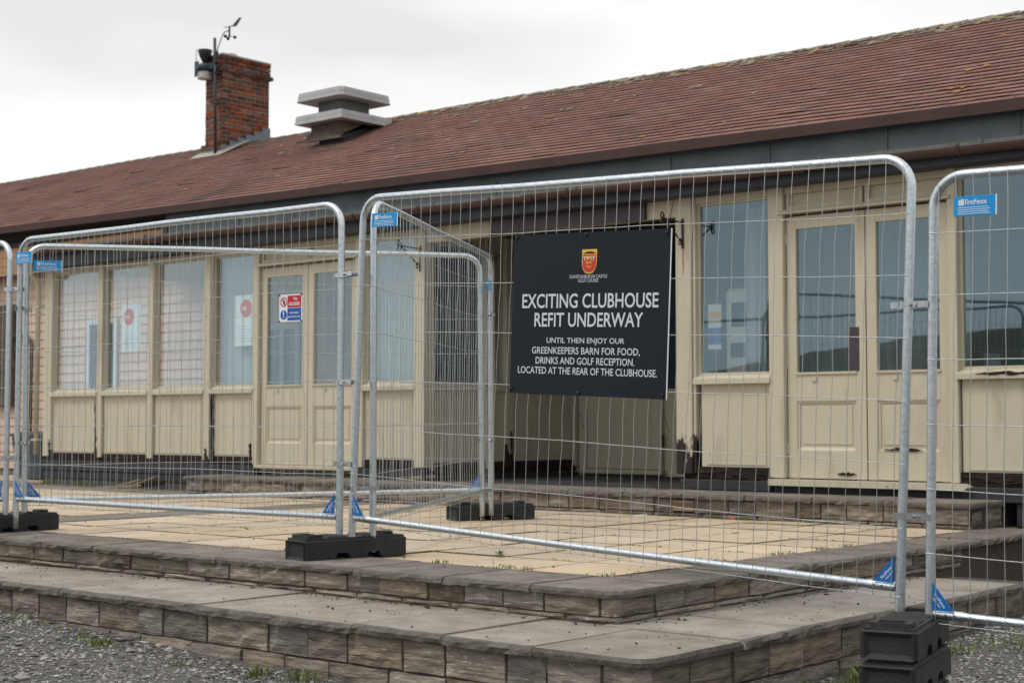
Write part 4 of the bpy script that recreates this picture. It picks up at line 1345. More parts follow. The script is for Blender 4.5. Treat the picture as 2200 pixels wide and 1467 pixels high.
def gusset(panel, L, right):
    sg = -1 if right else 1
    x = (L - 0.022) if right else 0.022
    h0 = 0.132
    w, hh = 0.098, 0.115
    y = -0.022
    poly = [(x, h0), (x + sg * w, h0), (x, h0 + hh)]
    o = MB().prism(poly, 'y', y - 0.003, y + 0.002).build('gusset_plate', 'blue_dark', panel, label='blue triangular corner plate reading FirstFence')
    ang = -sg * math.atan2(hh, w)
    if right:
        ang = math.atan2(hh, w)
    cx, cz = x + sg * w * 0.43, h0 + hh * 0.43
    nx_, nz_ = -math.sin(ang), math.cos(ang)
    t1 = text_mb('FirstFence', cx - nx_ * 0.010 , cz - nz_ * 0.010, 0.072, 0.013, y - 0.0042, 0.01, rot=ang)
    t2 = text_mb('HIRE & SALES', cx - nx_ * 0.025 - sg * 0.004, cz - nz_ * 0.025 , 0.050, 0.007, y - 0.0042, 0.01, rot=ang)
    t1.add(t2.v, t2.f)
    t1.build('lettering', 'white_print', o)

def fence_panel(label, bl, br, seed, plate=None, gus=(True, True)):
    bl, br = Vector(bl), Vector(br)
    L = (br - bl).length
    ux = (br - bl).normalized()
    hz_ = Vector((ux.x, ux.y, 0)).normalized()
    uy = Vector((0, 0, 1)).cross(hz_)
    uz = ux.cross(uy)
    mt = Matrix((ux, uy, uz)).transposed().to_4x4()
    mt.translation = bl
    p = thing('mesh_fence', label, 'fence panel', group='temporary mesh fence panels', matrix=mt)
    R, rc = 0.021, 0.14
    pts = [(0, 0, -0.10), (0, 0, 0.0), (0, 0, 0.6), (0, 0, 1.2), (0, 0, PH - rc - 0.021)]
    for i in range(1, 9):
        a = math.pi - math.pi / 2 * i / 8
        pts.append((rc + rc * math.cos(a), 0, PH - 0.021 - rc + rc * math.sin(a)))
    for i in range(1, 6):
        pts.append((lerp(rc, L - rc, i / 6), 0, PH - 0.021 + 0.003 * math.sin(i * 1.7 + seed)))
    for i in range(0, 9):
        a = math.pi / 2 - math.pi / 2 * i / 8
        pts.append((L - rc + rc * math.cos(a), 0, PH - 0.021 - rc + rc * math.sin(a)))
    pts += [(L, 0, 1.2), (L, 0, 0.6), (L, 0, 0), (L, 0, -0.10)]
    MB().tube(pts, R, 14).build('frame_tube', 'galv', p, smooth=True)
    rl = [(x_, 0, z_) for x_, z_ in ((0.02, 0.113), (0.03, 0.113), (0.15, 0.113), (0.17, 0.113), (L / 2, 0.109), (L - 0.17, 0.113), (L - 0.15, 0.113), (L - 0.03, 0.113), (L - 0.02, 0.113))]
    MB().tube(rl, 0.018, 12, cap=False, rr=[0.018, 0.0215, 0.0215, 0.018, 0.018, 0.018, 0.0215, 0.0215, 0.018]).build('bottom_rail', 'galv', p, smooth=True)
    for x in (0.08, 0.12, L - 0.08, L - 0.12):
        MB().lathe([(0.004, 0), (0.004, 0.002)], (0, 0, 0), 8).xf(Matrix.Translation((x, -0.0205, 0.115)) @ Matrix.Rotation(math.pi / 2, 4, 'X')).build('rivet', 'rubber', p)
    for x in (0.0, L):
        MB().tube([(x, 0, 0.03), (x, 0, 0.24)], 0.0228, 14, cap=False).build('post_sleeve', 'galv', p, smooth=True)
    wire_mesh(L, seed).build('wire_mesh', 'wire', p, kind='stuff', smooth=True)
    if plate:
        tag_plate(p, *plate)
    for right in (False, True):
        if gus[1 if right else 0]:
            gusset(p, L, right)
    return p, mt, L

PA = fence_panel('mesh fence panel that carries the large dark notice board', (-6.63, 6.375, 0.548), (-3.085, 6.285, 0.386), 1, (0.12, 0.337, 1.825, 1.907))
PBn = fence_panel('mesh fence panel with the small red and blue no access sign', (-10.03, 6.26, 0.553), (-6.785, 6.42, 0.543), 2, (0.0, 0.20, 1.825, 1.912))
PC = fence_panel('mesh fence panel cut off by the right edge of the picture', (-2.945, 6.285, 0.285), (0.54, 6.22, 0.20), 3, (0.113, 0.306, 1.821, 1.906))
PD = fence_panel('mesh fence panel whose curved corner just shows at the left edge', (-13.60, 6.20, 0.56), (-10.135, 6.24, 0.548), 4, None, (False, True))
PE = fence_panel('rear mesh fence panel slanting back from the far left foot', (-10.17, 6.42, 0.537), (-8.225, 9.36, 0.567), 5, (0.052, 0.256, 1.812, 1.895), (True, True))
PF = fence_panel('mesh fence panel running back from the middle foot to the rear foot', (-6.60, 6.52, 0.548), (-8.26, 9.51, 0.567), 6, (3.06, 3.24, 1.72, 1.80), (False, False))

# ------------------------------------------------------------------ clamps joining the panels
def clamp(label, a, b, z):
    a, b = Vector((a[0], a[1], 0)), Vector((b[0], b[1], 0))
    L = (b - a).length
    ux = (b - a).normalized()
    uy = Vector((0, 0, 1)).cross(ux)
    mt = Matrix((ux, uy, Vector((0, 0, 1)))).transposed().to_4x4()
    mt.translation = (a.x, a.y, z)
    c = thing('fence_clamp', label, 'clamp', group='clamps joining the fence panels', matrix=mt)
    for sgn, nm in ((-1, 'front_plate'), (1, 'back_plate')):
        pl_ = MB()
        k = 22
        prof = []
        for i in range(k + 1):
            x = lerp(-0.026, L + 0.026, i / k)
            dd = min(abs(x), abs(x - L))
            y = 0.026 if dd < 0.022 else (0.016 if dd > 0.036 else lerp(0.026, 0.016, (dd - 0.022) / 0.014))
            prof.append((x, sgn * y))
        inner = [(x, y + sgn * 0.003) for x, y in prof]
        pl_.prism(prof + inner[::-1], 'z', -0.014, 0.014)
        pl_.build(nm, 'clamp', c)
    bt = MB().tube([(L / 2, -0.030, 0), (L / 2, 0.030, 0)], 0.005, 8)
    bt.tube([(L / 2, -0.034, 0), (L / 2, -0.020, 0)], 0.0085, 6)
    bt.build('bolt', 'clamp', c)
    return c
a_r, c_l = (-3.07, 6.285), (-2.945, 6.285)
b_r, a_l = (-6.79, 6.42), (-6.63, 6.375)
for z, lb in ((1.737, 'upper clamp on the twin posts beside the stacked feet'), (0.813, 'lower clamp on the twin posts beside the stacked feet')):
    clamp(lb, a_r, c_l, z)
for z, lb in ((2.11, 'topmost clamp on the twin posts above the middle foot'), (1.464, 'middle clamp on the twin posts above the middle foot'), (0.974, 'lowest wide clamp on the twin posts above the middle foot')):
    clamp(lb, b_r, a_l, z)
clamp('small clamp low down holding the panel that runs back from the middle foot', (-6.63, 6.375), (-6.60, 6.52), 0.83)
for z, lb in ((2.105, 'upper clamp on the posts above the rear foot'), (1.08, 'lower clamp on the posts above the rear foot')):
    clamp(lb, (-8.225, 9.36), (-8.26, 9.51), z)
for z, lb in ((2.20, 'upper clamp at the left picture edge above the far left foot'), (0.966, 'lower clamp at the left picture edge above the far left foot')):
    clamp(lb, (-10.135, 6.24), (-10.03, 6.26), z)
for z, lb in ((2.06, 'upper clamp holding the rear slanting panel above the far left foot'), (1.07, 'lower clamp holding the rear slanting panel above the far left foot')):
    clamp(lb, (-10.03, 6.26), (-10.17, 6.42), z)

# ------------------------------------------------------------------ rubber feet
def foot_meshes():
    Lf, W, H = 0.72, 0.235, 0.130
    bm = bmesh.new()
    # side profile with two cut-outs under it; length along y
    prof = [(0, 0), (0.20, 0), (0.225, 0.038), (0.295, 0.038), (0.32, 0), (0.42, 0), (0.445, 0.038), (0.515, 0.038), (0.54, 0), (Lf, 0), (Lf, H - 0.004), (0, H - 0.004)]
    vs0 = [bm.verts.new((-W / 2, y - Lf / 2, z)) for y, z in prof]
    vs1 = [bm.verts.new((W / 2, y - Lf / 2, z)) for y, z in prof]
    bm.faces.new(vs0[::-1])
    bm.faces.new(vs1)
    k = len(prof)
    for i in range(k):
        bm.faces.new((vs0[i], vs0[(i + 1) % k], vs1[(i + 1) % k], vs1[i]))
    bmesh.ops.recalc_face_normals(bm, faces=bm.faces[:])
    top_e = [e for e in bm.edges if all(v.co.z > H * 0.6 for v in e.verts) or (abs(e.verts[0].co.y - e.verts[1].co.y) < 1e-6 and abs(e.verts[0].co.x - e.verts[1].co.x) < 1e-6 and abs(abs(e.verts[0].co.y) - Lf / 2) < 1e-4)]
    bmesh.ops.bevel(bm, geom=top_e, offset=0.016, segments=3, affect='EDGES')
    # recessed end panels
    for f in list(bm.faces):
        if abs(abs(f.normal.y) - 1) < 0.01 and f.calc_area() > 0.015:
            r = bmesh.ops.inset_region(bm, faces=[f], thickness=0.028)
            bmesh.ops.translate(bm, verts=f.verts[:], vec=f.normal * -0.02)
    body = MB().addbm(bm)
    lug = MB()
    yl = -Lf / 2 + 0.035
    w2, l2 = 0.085, 0.075
    z0, z1 = H - 0.006, H + 0.016
    lug.box(-w2, w2, yl, yl + 0.014, z0, z1).box(-w2, w2, yl + l2 + 0.016, yl + l2 + 0.03, z0, z1)
    lug.box(-w2, -w2 + 0.03, yl + 0.014, yl + l2 + 0.016, z0, z1).box(w2 - 0.03, w2, yl + 0.014, yl + l2 + 0.016, z0, z1)
    lug2 = MB().cbox(-0.05, 0.05, Lf / 2 - 0.13, Lf / 2 - 0.06, z0, z1, 0.003)
    rset = []
    for s_ in (-1, 1):
        ridges = MB()
        rset.append(ridges)
        for i in range(7):
            y = s_ * (0.065 + 0.019 * i)
            ridges.prism([(y - 0.009, H - 0.006), (y, H + 0.008), (y + 0.009, H - 0.006)], 'x', -0.085, 0.085)
    return (body.mesh('body', 'rubber', smooth=False), lug.mesh('lug', 'rubber'), lug2.mesh('lug', 'rubber'), rset[0].mesh('grip_ridges', 'rubber'), rset[1].mesh('grip_ridges', 'rubber'))
FB = foot_meshes()
def foot(label, x, y, z, rot):
    t = thing('rubber_block', label, 'fence foot', group='black rubber feet under the fence',
              matrix=Matrix.Translation((x, y, z)) @ Matrix.Rotation(rot, 4, 'Z'))
    for me, nm in zip(FB, ('body', 'lug', 'lug', 'grip_ridges', 'grip_ridges')):
        o = bpy.data.objects.new(nm, me)
        COL.objects.link(o)
        o.parent = t
    return t
foot('black rubber fence foot on the coping of the upper step, in the middle', -6.705, 6.405, T + 0.001, math.radians(-11))
foot('black rubber fence foot standing back on the paving before the porch', -8.42, 9.69, T + 0.002, math.radians(-23))
foot('black rubber fence foot cut off by the left edge of the picture', -10.22, 6.33, T + 0.002, math.radians(3))
sx, sy = -2.985, 6.14
gz_ = ground_z(sx, sy)
H3 = 0.385 - 0.126
foot('top one of the three stacked black rubber fence feet', sx, sy, H3, math.radians(14.5))
foot('middle one of the three stacked black rubber fence feet', sx + 0.004, sy - 0.006, H3 - 0.142, math.radians(13.2))
foot('bottom one of the three stacked black rubber fence feet', sx - 0.004, sy + 0.004, H3 - 0.284, math.radians(14.6))

# ------------------------------------------------------------------ the notice board on the fence
sg = thing('notice_board', 'large dark notice board announcing an exciting clubhouse refit underway', 'sign', matrix=PA[1].copy())
S0, S1, B0, B1 = 1.248, 2.282, 0.891, 1.737
YS = -0.037
MB().box(S0, S1, YS - 0.002, YS + 0.003, B0, B1).build('board', 'sign_board', sg)
MB().box(S1, S1 + 0.004, YS - 0.0024, YS + 0.003, B0 - 0.001, B1 + 0.001).build('board_edge', 'white_print', sg)
yt = YS - 0.0034
def sign_line(body, cx, cz, w, h_, m='sign_print', bold=0.008):
    text_mb(body, cx, cz, w, h_, yt, bold).build('lettering', m, sg)
CXS = 1.766
sign_line('EXCITING CLUBHOUSE', CXS + 0.003, 1.383, 0.900, 0.076, bold=0.013)
sign_line('REFIT UNDERWAY', CXS + 0.002, 1.284, 0.718, 0.074, bold=0.013)
sign_line('UNTIL THEN ENJOY OUR', CXS - 0.010, 1.172, 0.516, 0.037)
sign_line('GREENKEEPERS BARN FOR FOOD,', CXS - 0.010, 1.120, 0.715, 0.042)
sign_line('DRINKS AND GOLF RECEPTION.', CXS - 0.012, 1.070, 0.655, 0.037)
sign_line('LOCATED AT THE REAR OF THE CLUBHOUSE.', CXS - 0.002, 1.0175, 0.920, 0.037)
sign_line('DUNSTANBURGH CASTLE', CXS, 1.508, 0.247, 0.0175, bold=0.0)
sign_line('GOLF COURSE', CXS, 1.487, 0.135, 0.0175, bold=0.0)
def shield(cx, zt, w, h_, y, name, m, parent):
    pts = [(cx - w / 2, zt), (cx + w / 2, zt), (cx + w / 2, zt - h_ * 0.52)]
    for i in range(1, 8):
        t = i / 8
        pts.append((cx + w / 2 * math.cos(t * math.pi / 2) ** 0.8, zt - h_ * (0.52 + 0.48 * math.sin(t * math.pi / 2))))
    pts.append((cx, zt - h_))
    for i in range(7, 0, -1):
        t = i / 8
        pts.append((cx - w / 2 * math.cos(t * math.pi / 2) ** 0.8, zt - h_ * (0.52 + 0.48 * math.sin(t * math.pi / 2))))
    pts.append((cx - w / 2, zt - h_ * 0.52))
    return MB().prism(pts, 'y', y - 0.0004, y + 0.0002).build(name, m, parent)
ZC = 1.648
crest = shield(CXS + 0.004, ZC, 0.098, 0.126, yt, 'crest', 'gold', sg)
shield(CXS + 0.004, ZC - 0.028, 0.088, 0.091, yt - 0.0008, 'crest_field', 'red', crest)
cs = MB()
prof = [(-.040, 0), (-.040, .003), (-.030, .006), (-.024, .005), (-.020, .010), (-.012, .008), (-.010, .013), (-.003, .013), (-.002, .009), (.006, .009), (.010, .013), (.016, .010), (.026, .009), (.032, .005), (.040, .004), (.040, 0)]
cs.prism([(CXS + 0.004 + a, ZC - 0.0225 + b) for a, b in prof], 'y', yt - 0.0016, yt - 0.0008)
cs.build('castle_silhouette', 'sign_board', crest)
wl_ = MB().box(CXS - 0.038, CXS + 0.046, yt - 0.0018, yt - 0.0012, ZC - 0.040, ZC - 0.0375)
for dx in (-.028, -.008, .012, .030):
    wl_.box(CXS + dx, CXS + dx + 0.004, yt - 0.0019, yt - 0.0012, ZC - 0.056, ZC - 0.0405)
wl_.build('crest_lines', 'white_print', crest)
for k, (dz, sc_) in enumerate(((-0.050, 1.0), (-0.072, 0.95), (-0.093, 0.72))):
    li_ = MB()
    def LP(pts, r):
        li_.tube([(CXS + 0.004 + a * sc_, yt - 0.0016, ZC + dz + b * sc_) for a, b in pts], r, 5)
    LP([(-.016, .004), (-.004, .001), (.010, .002), (.016, .006)], 0.0034 * sc_)
    LP([(-.016, .004), (-.020, .009), (-.014, .011)], 0.0030 * sc_)
    LP([(-.014, .002), (-.020, -.006)], 0.0018 * sc_)
    LP([(-.004, .000), (-.007, -.008)], 0.0018 * sc_)
    LP([(.010, .001), (.006, -.008)], 0.0018 * sc_)
    LP([(.014, .003), (.018, -.006)], 0.0018 * sc_)
    LP([(.016, .006), (.023, .008), (.018, .013), (.010, .011)], 0.0012 * sc_)
    li_.build('lion', 'gold', crest)
for (x, z, up_) in ((S0 + 0.02, B1 - 0.012, 1), ((S0 + S1) / 2 - 0.02, B1 - 0.012, 0), (S1 - 0.022, B1 - 0.02, 1), (S0 + 0.012, B0 + 0.022, 0), ((S0 + S1) / 2 - 0.04, B0 + 0.014, -1), (S1 - 0.02, B0 + 0.02, -1)):
    tie = MB().sphere((x, YS - 0.006, z), 0.009, 8)
    tie.tube([(x, YS - 0.004, z), (x, YS + 0.006, z + 0.014 * (1 if up_ >= 0 else -1))], 0.003, 5)
    if up_ > 0:
        tie.tube([(x, YS - 0.006, z), (x + 0.03, YS - 0.02, z + 0.09), (x + 0.045, YS - 0.02, z + 0.17)], 0.0022, 4)
    if up_ < 0:
        tie.tube([(x, YS - 0.006, z), (x + 0.02, YS - 0.02, z - 0.08), (x + 0.06, YS - 0.02, z - 0.18)], 0.0022, 4)
    tie.build('cable_tie', 'black', sg)

# small no-access sign on the left front panel
na = thing('safety_sign', 'small white safety sign with red and blue fields tied to the left panel', 'sign', matrix=PBn[1].copy())
A0, A1, N0, N1 = 2.755, 2.955, 1.300, 1.470
MB().box(A0, A1, YS - 0.001, YS + 0.002, N0, N1).build('board', 'paper', na)
MB().box(A0 + 0.073, A1 - 0.008, YS - 0.0022, YS - 0.0012, N0 + 0.088, N1 - 0.008).build('red_field', 'sign_red', na)
MB().box(A0 + 0.073, A1 - 0.008, YS - 0.0022, YS - 0.0012, N0 + 0.008, N0 + 0.084).build('blue_field', 'sign_blue', na)
text_mb('No', A0 + 0.145, N1 - 0.028, 0.034, 0.021, YS - 0.0032, 0.015).build('lettering', 'white_print', na)
text_mb('access', A0 + 0.134, N1 - 0.060, 0.092, 0.020, YS - 0.0032, 0.015).build('lettering', 'white_print', na)
text_mb('Authorised', A0 + 0.132, N0 + 0.056, 0.078, 0.014, YS - 0.0032, 0.015).build('lettering', 'white_print', na)
text_mb('personnel only', A0 + 0.132, N0 + 0.030, 0.105, 0.016, YS - 0.0032, 0.015).build('lettering', 'white_print', na)
def disc(cx, cz, r0, r1, y, n=24):
    mb = MB()
    if r0 <= 0:
        mb.prism([(cx + r1 * math.cos(2 * math.pi * k / n), cz + r1 * math.sin(2 * math.pi * k / n)) for k in range(n)], 'y', y - 0.0004, y)
    else:
        for r in (r0, r1):
            mb.v += [(cx + r * math.cos(2 * math.pi * k / n), y, cz + r * math.sin(2 * math.pi * k / n)) for k in range(n)]
        mb.f = [(k, (k + 1) % n, n + (k + 1) % n, n + k) for k in range(n)]
    return mb
cx_, cz_ = A0 + 0.040, N1 - 0.046
bar_ = disc(cx_, cz_, 0.024, 0.030, YS - 0.0028)
bar_.add([(cx_ - 0.019, YS - 0.003, cz_ + 0.015), (cx_ - 0.015, YS - 0.003, cz_ + 0.019), (cx_ + 0.019, YS - 0.003, cz_ - 0.015), (cx_ + 0.015, YS - 0.003, cz_ - 0.019)], [(0, 1, 2, 3)])
bar_.build('prohibition_ring', 'sign_red', na)
fig = disc(cx_ + 0.002, cz_ + 0.013, 0, 0.0048, YS - 0.0020, 10)
fig.prism([(cx_ - 0.005, cz_ + 0.007), (cx_ + 0.009, cz_ + 0.007), (cx_ + 0.012, cz_ - 0.006), (cx_ + 0.006, cz_ - 0.006), (cx_ + 0.006, cz_ - 0.019), (cx_ - 0.003, cz_ - 0.019), (cx_ - 0.003, cz_ - 0.006), (cx_ - 0.009, cz_ - 0.006)], 'y', YS - 0.0020, YS - 0.0014)
fig.build('walking_figure', 'black', na)
cz2 = N0 + 0.044
dc = disc(cx_, cz2, 0, 0.029, YS - 0.0016).build('mandatory_disc', 'sign_blue', na)
ex = MB().prism([(cx_ - 0.005, cz2 + 0.020), (cx_ + 0.005, cz2 + 0.020), (cx_ + 0.003, cz2 - 0.006), (cx_ - 0.003, cz2 - 0.006)], 'y', YS - 0.0030, YS - 0.0022)
e2 = disc(cx_, cz2 - 0.014, 0, 0.0045, YS - 0.0024, 10)
ex.add(e2.v, e2.f)
ex.build('exclamation_mark', 'white_print', dc)
for x in (A0 + 0.004, A1 - 0.004):
    for z in (N0 + 0.003, N1 - 0.002):
        MB().sphere((x, YS - 0.004, z), 0.006, 6).build('cable_tie', 'black', na)

# ------------------------------------------------------------------ things on and in the bays
def poster(label, x0, x1, z0, z1, cxr, czr):
    t = thing('poster', label, 'poster', (x0, YF + 0.075, z0), 'posters behind the left bay glass')
    y = YF + 0.072
    MB().box(x0, x1, y, y + 0.002, z0, z1).build('sheet', 'paper', t)
    dd = disc(cxr, czr, 0, 0.105, y - 0.0012, 28).build('red_disc', 'poster_red', t)
    w = MB()
    for k in range(2):
        w.box(cxr - 0.075 + 0.045 * k, cxr - 0.04 + 0.045 * k, y - 0.0028, y - 0.0018, czr - 0.02, czr + 0.025)
    w.build('white_marks', 'white_print', dd)
    lines = MB()
    for k in range(6):
        lines.box(x0 + 0.06, x1 - 0.06 - 0.05 * (k % 3), y - 0.0012, y - 0.0004, z0 + 0.05 + 0.035 * k, z0 + 0.056 + 0.035 * k)
    lines.build('text_lines', 'grey_print', t)
poster('white poster with red disc in the second window of the left bay', -16.42, -16.02, 2.12, 2.72, -16.27, 2.56)
poster('white poster with red disc in the window beside the left door', -14.20, -13.80, 2.12, 2.72, -13.99, 2.56)

def bracket(label, x, y, mirror):
    t = thing('hanging_bracket', label, 'bracket', (x, y, 2.80), 'wrought iron hanging basket brackets')
    MB().box(x - 0.012, x + 0.012, y - 0.008, y, 2.80, 3.07).build('wall_bar', 'iron', t)
    MB().tube([(x, y - 0.008, 3.035), (x, y - 0.30, 3.045)], 0.008, 6).build('arm', 'iron', t)
    MB().tube([(x, y - 0.008, 2.84), (x, y - 0.10, 2.91), (x, y - 0.29, 3.04)], 0.008, 6).build('brace', 'iron', t)
    def scroll(cy, cz, r, s_):
        return [(x, cy + r * (1 - k / 26) * math.cos(s_ * k * 0.5), cz + r * (1 - k / 26) * math.sin(s_ * k * 0.5)) for k in range(16)]
    MB().tube(scroll(y - 0.045, 2.855, 0.035, 1), 0.007, 6).build('scroll', 'iron', t)
    MB().tube(scroll(y - 0.325, 3.075, 0.035, -1), 0.007, 6).build('scroll', 'iron', t)
    MB().tube(scroll(y - 0.325, 3.005, 0.035, 1), 0.007, 6).build('scroll', 'iron', t)
bracket('wrought iron bracket on the rotten post right of the porch', -7.785, YF - 0.031, False)
bracket('wrought iron bracket on the corner post left of the porch', -11.075, YF - 0.031, True)
rs = MB()
rs.prism([(-7.792, 2.80), (-7.778, 2.80), (-7.776, 2.66), (-7.781, 2.56), (-7.789, 2.60), (-7.794, 2.70)], 'y', YF - 0.0325, YF - 0.0295)
rs.build('rust_streak', 'rust', club)

# blinds and furniture behind the glass
vb = thing('vertical_blind', 'dark vertical blind behind the porch side window', 'blind', (XR - 0.12, 11.8, 1.65))
for k in range(9):
    y = 11.80 + 0.093 * k
    MB().add([(XR - 0.13, y, 1.66), (XR - 0.10, y + 0.055, 1.66), (XR - 0.10, y + 0.055, 3.1), (XR - 0.13, y, 3.1), (XR - 0.132, y, 1.66), (XR - 0.102, y + 0.055, 1.66), (XR - 0.102, y + 0.055, 3.1), (XR - 0.132, y, 3.1)],
             [(0, 1, 2, 3), (7, 6, 5, 4), (0, 4, 5, 1), (3, 2, 6, 7), (0, 3, 7, 4), (1, 5, 6, 2)]).build('slat', 'blind_dark', vb)
MB().box(XR - 0.14, XR - 0.09, 11.78, 12.6, 3.10, 3.14).build('head_rail', 'upvc', vb)
def pale_blind(label, x0, x1):
    t = thing('vertical_blind', label, 'blind', (x0, YF + 0.16, 1.66), 'pale blinds behind the bay glass')
    x = x0
    while x < x1 - 0.05:
        MB().add([(x, YF + 0.15, 1.66), (x + 0.082, YF + 0.175, 1.66), (x + 0.082, YF + 0.175, 3.16), (x, YF + 0.15, 3.16), (x, YF + 0.153, 1.66), (x + 0.082, YF + 0.178, 1.66), (x + 0.082, YF + 0.178, 3.16), (x, YF + 0.153, 3.16)],
                 [(0, 1, 2, 3), (7, 6, 5, 4), (0, 4, 5, 1), (3, 2, 6, 7), (0, 3, 7, 4), (1, 5, 6, 2)]).build('slat', 'blind', t)
        x += 0.085
    MB().box(x0, x1, YF + 0.14, YF + 0.19, 3.16, 3.19).build('head_rail', 'upvc', t)
pale_blind('pale vertical blind in the window between left door and porch', -11.92, -11.19)
pale_blind('pale vertical blind behind the poster beside the left door', -14.50, -13.78)

def curtain(label, x0, x1, y, m='curtain'):
    mb = MB()
    k = int((x1 - x0) / 0.02)
    for i in range(k + 1):
        x = lerp(x0, x1, i / k)
        yy = y + 0.03 * math.sin(i * 0.9) + 0.008 * math.sin(i * 2.3)
        mb.v += [(x, yy, 0.75), (x, yy, 3.15)]
    for i in range(k):
        mb.f.append((2 * i, 2 * i + 2, 2 * i + 3, 2 * i + 1))
    n_ = len(mb.v)
    mb.v += [(a, b + 0.004, c) for a, b, c in mb.v]
    mb.f += [tuple(q + n_ for q in f[::-1]) for f in mb.f]
    o = mb.build('curtain', m, smooth=True)
    tag(o, label, 'curtain', 'curtains in the right bay')
curtain('pale grey curtain behind the glass of the right double door', -7.1, -5.4, YF + 0.75)
curtain('narrow pale curtain at the right side of the window by the rotten post', -7.28, -7.08, YF + 0.22)
curtain('grey curtain deep inside the window at the right picture edge', -5.1, -3.4, YF + 1.3)

mc = thing('vending_machine', 'cream machine with dark slots behind the window by the rotten post', 'machine', (-7.46, 12.3, 0.64))
x0, x1, y0, y1 = -7.62, -7.30, 12.05, 12.5
MB().cbox(x0, x1, y0, y1, 0.64, 2.45, 0.03).build('cabinet', 'machine', mc)
MB().cbox(x0 + 0.08, x1 - 0.05, y0 - 0.012, y0 + 0.01, 2.10, 2.32, 0.004).build('screen', 'dark_glass', mc)
MB().cbox(x0 + 0.06, x1 - 0.10, y0 - 0.012, y0 + 0.01, 1.82, 1.95, 0.004).build('slot', 'dark_glass', mc)
MB().cbox(x0 - 0.07, x0 - 0.02, y0 + 0.05, y0 + 0.12, 0.64, 2.6, 0.004).build('stand_post', 'black', mc)
ptr = thing('wall_notice', 'blue and white notice with yellow band inside the window by the rotten post', 'notice', (-7.72, 12.35, 1.9))
x0 = -7.83
MB().box(x0, x0 + 0.15, 12.10, 12.105, 1.90, 2.32).build('sheet', 'paper', ptr)
MB().box(x0, x0 + 0.15, 12.094, 12.099, 1.95, 2.10).build('blue_band', 'sign_blue', ptr)
MB().box(x0, x0 + 0.15, 12.094, 12.099, 2.19, 2.25).build('yellow_band', 'gold', ptr)

# wheelie bin against the left return
wb = thing('storage_bin', 'low dark slate bin standing beside the downpipe at the left', 'bin', (-19.1, 12.4, T))
bb = MB()
bx0, bx1, by0, by1 = -19.60, -18.88, 12.15, 12.80
for a, z in ((0.05, T + 0.02), (0.0, T + 0.60)):
    bb.v += [(bx0 + a, by0 + a, z), (bx1 - a, by0 + a, z), (bx1 - a, by1 - a, z), (bx0 + a, by1 - a, z)]
bb.f = [(0, 3, 2, 1), (4, 5, 6, 7)] + [(q, (q + 1) % 4, 4 + (q + 1) % 4, 4 + q) for q in range(4)]
bb.build('body', 'bin', wb)
MB().prism([(by0 - 0.04, T + 0.605), (by1 + 0.05, T + 0.605), (by1 + 0.05, T + 0.66), (by0 + 0.2, T + 0.68), (by0 - 0.04, T + 0.64)], 'x', bx0 - 0.03, bx1 + 0.03).build('lid', 'bin', wb)
MB().box(bx0 + 0.1, bx1 - 0.1, by0 + 0.09, by0 + 0.13, T, T + 0.10).build('foot', 'bin', wb)

# ------------------------------------------------------------------ loose bits
def plank(name, label, a, b, w, th, m, cat, group):
    a, b = Vector(a), Vector(b)
    ux = (b - a).normalized()
    uy = Vector((0, 0, 1)).cross(ux).normalized()
    uz = ux.cross(uy)
    L = (b - a).length
    rr = random.Random(label)
    mb = MB()
    k = 6
    for i in range(k + 1):
        t = i / k
        ww = w * rr.uniform(0.7, 1.0) * (0.5 if i in (0, k) else 1)
        c = a + ux * (L * t)
        for sy_, sz_ in ((-1, 0), (1, 0), (1, 1), (-1, 1)):
            mb.v.append(tuple(c + uy * sy_ * ww / 2 + uz * sz_ * th))
    for i in range(k):
        for q in range(4):
            mb.f.append((i * 4 + q, i * 4 + (q + 1) % 4, i * 4 + 4 + (q + 1) % 4, i * 4 + 4 + q))
    mb.f += [(3, 2, 1, 0), tuple(k * 4 + q for q in range(4))]
    tag(mb.build(name, m), label, cat, group)
gp = 'broken timber below the left bay'
plank('broken_batten', 'longest pale broken batten lying below the left bay', (-16.02, 11.10, T + 0.004), (-15.55, 11.42, T + 0.03), 0.05, 0.02, 'splinter', 'timber', gp)
plank('broken_batten', 'pale broken batten leaning up at the right of the heap', (-15.66, 11.36, T + 0.03), (-15.38, 11.55, T + 0.16), 0.035, 0.014, 'splinter', 'timber', gp)
plank('broken_batten', 'short pale splinter lying across the broken battens', (-15.98, 11.36, T + 0.02), (-15.68, 11.50, T + 0.10), 0.04, 0.014, 'splinter', 'timber', gp)
plank('broken_batten', 'dark brown rotten lump behind the broken battens', (-15.62, 11.46, T + 0.01), (-15.30, 11.56, T + 0.05), 0.07, 0.05, 'rot', 'timber', gp)
plank('broken_batten', 'pale splinter on the step right of the left door', (-12.0, 11.30, STEP + 0.004), (-11.55, 11.36, STEP + 0.012), 0.04, 0.012, 'splinter', 'timber', 'splinters on the door step')
plank('broken_batten', 'brown splinter on the step at the porch corner', (-11.25, 11.45, STEP + 0.004), (-10.95, 11.72, STEP + 0.03), 0.08, 0.03, 'splinter', 'timber', 'splinters on the door step')
plank('broken_batten', 'small rusty brown splinter on the step under the rotten post', (-7.95, 11.42, STEP + 0.003), (-7.70, 11.40, STEP + 0.010), 0.03, 0.012, 'leaf_litter', 'timber', 'splinters on the door step')
plank('litter_scrap', 'small red plastic scrap on the paving before the step', (-6.86, 10.86, T + 0.003), (-6.79, 10.88, T + 0.010), 0.02, 0.01, 'red_bit', 'litter', None)
plank('litter_scrap', 'small white scrap on the paving left of the air brick', (-7.75, 10.80, T + 0.003), (-7.66, 10.86, T + 0.010), 0.02, 0.008, 'paper', 'litter', None)

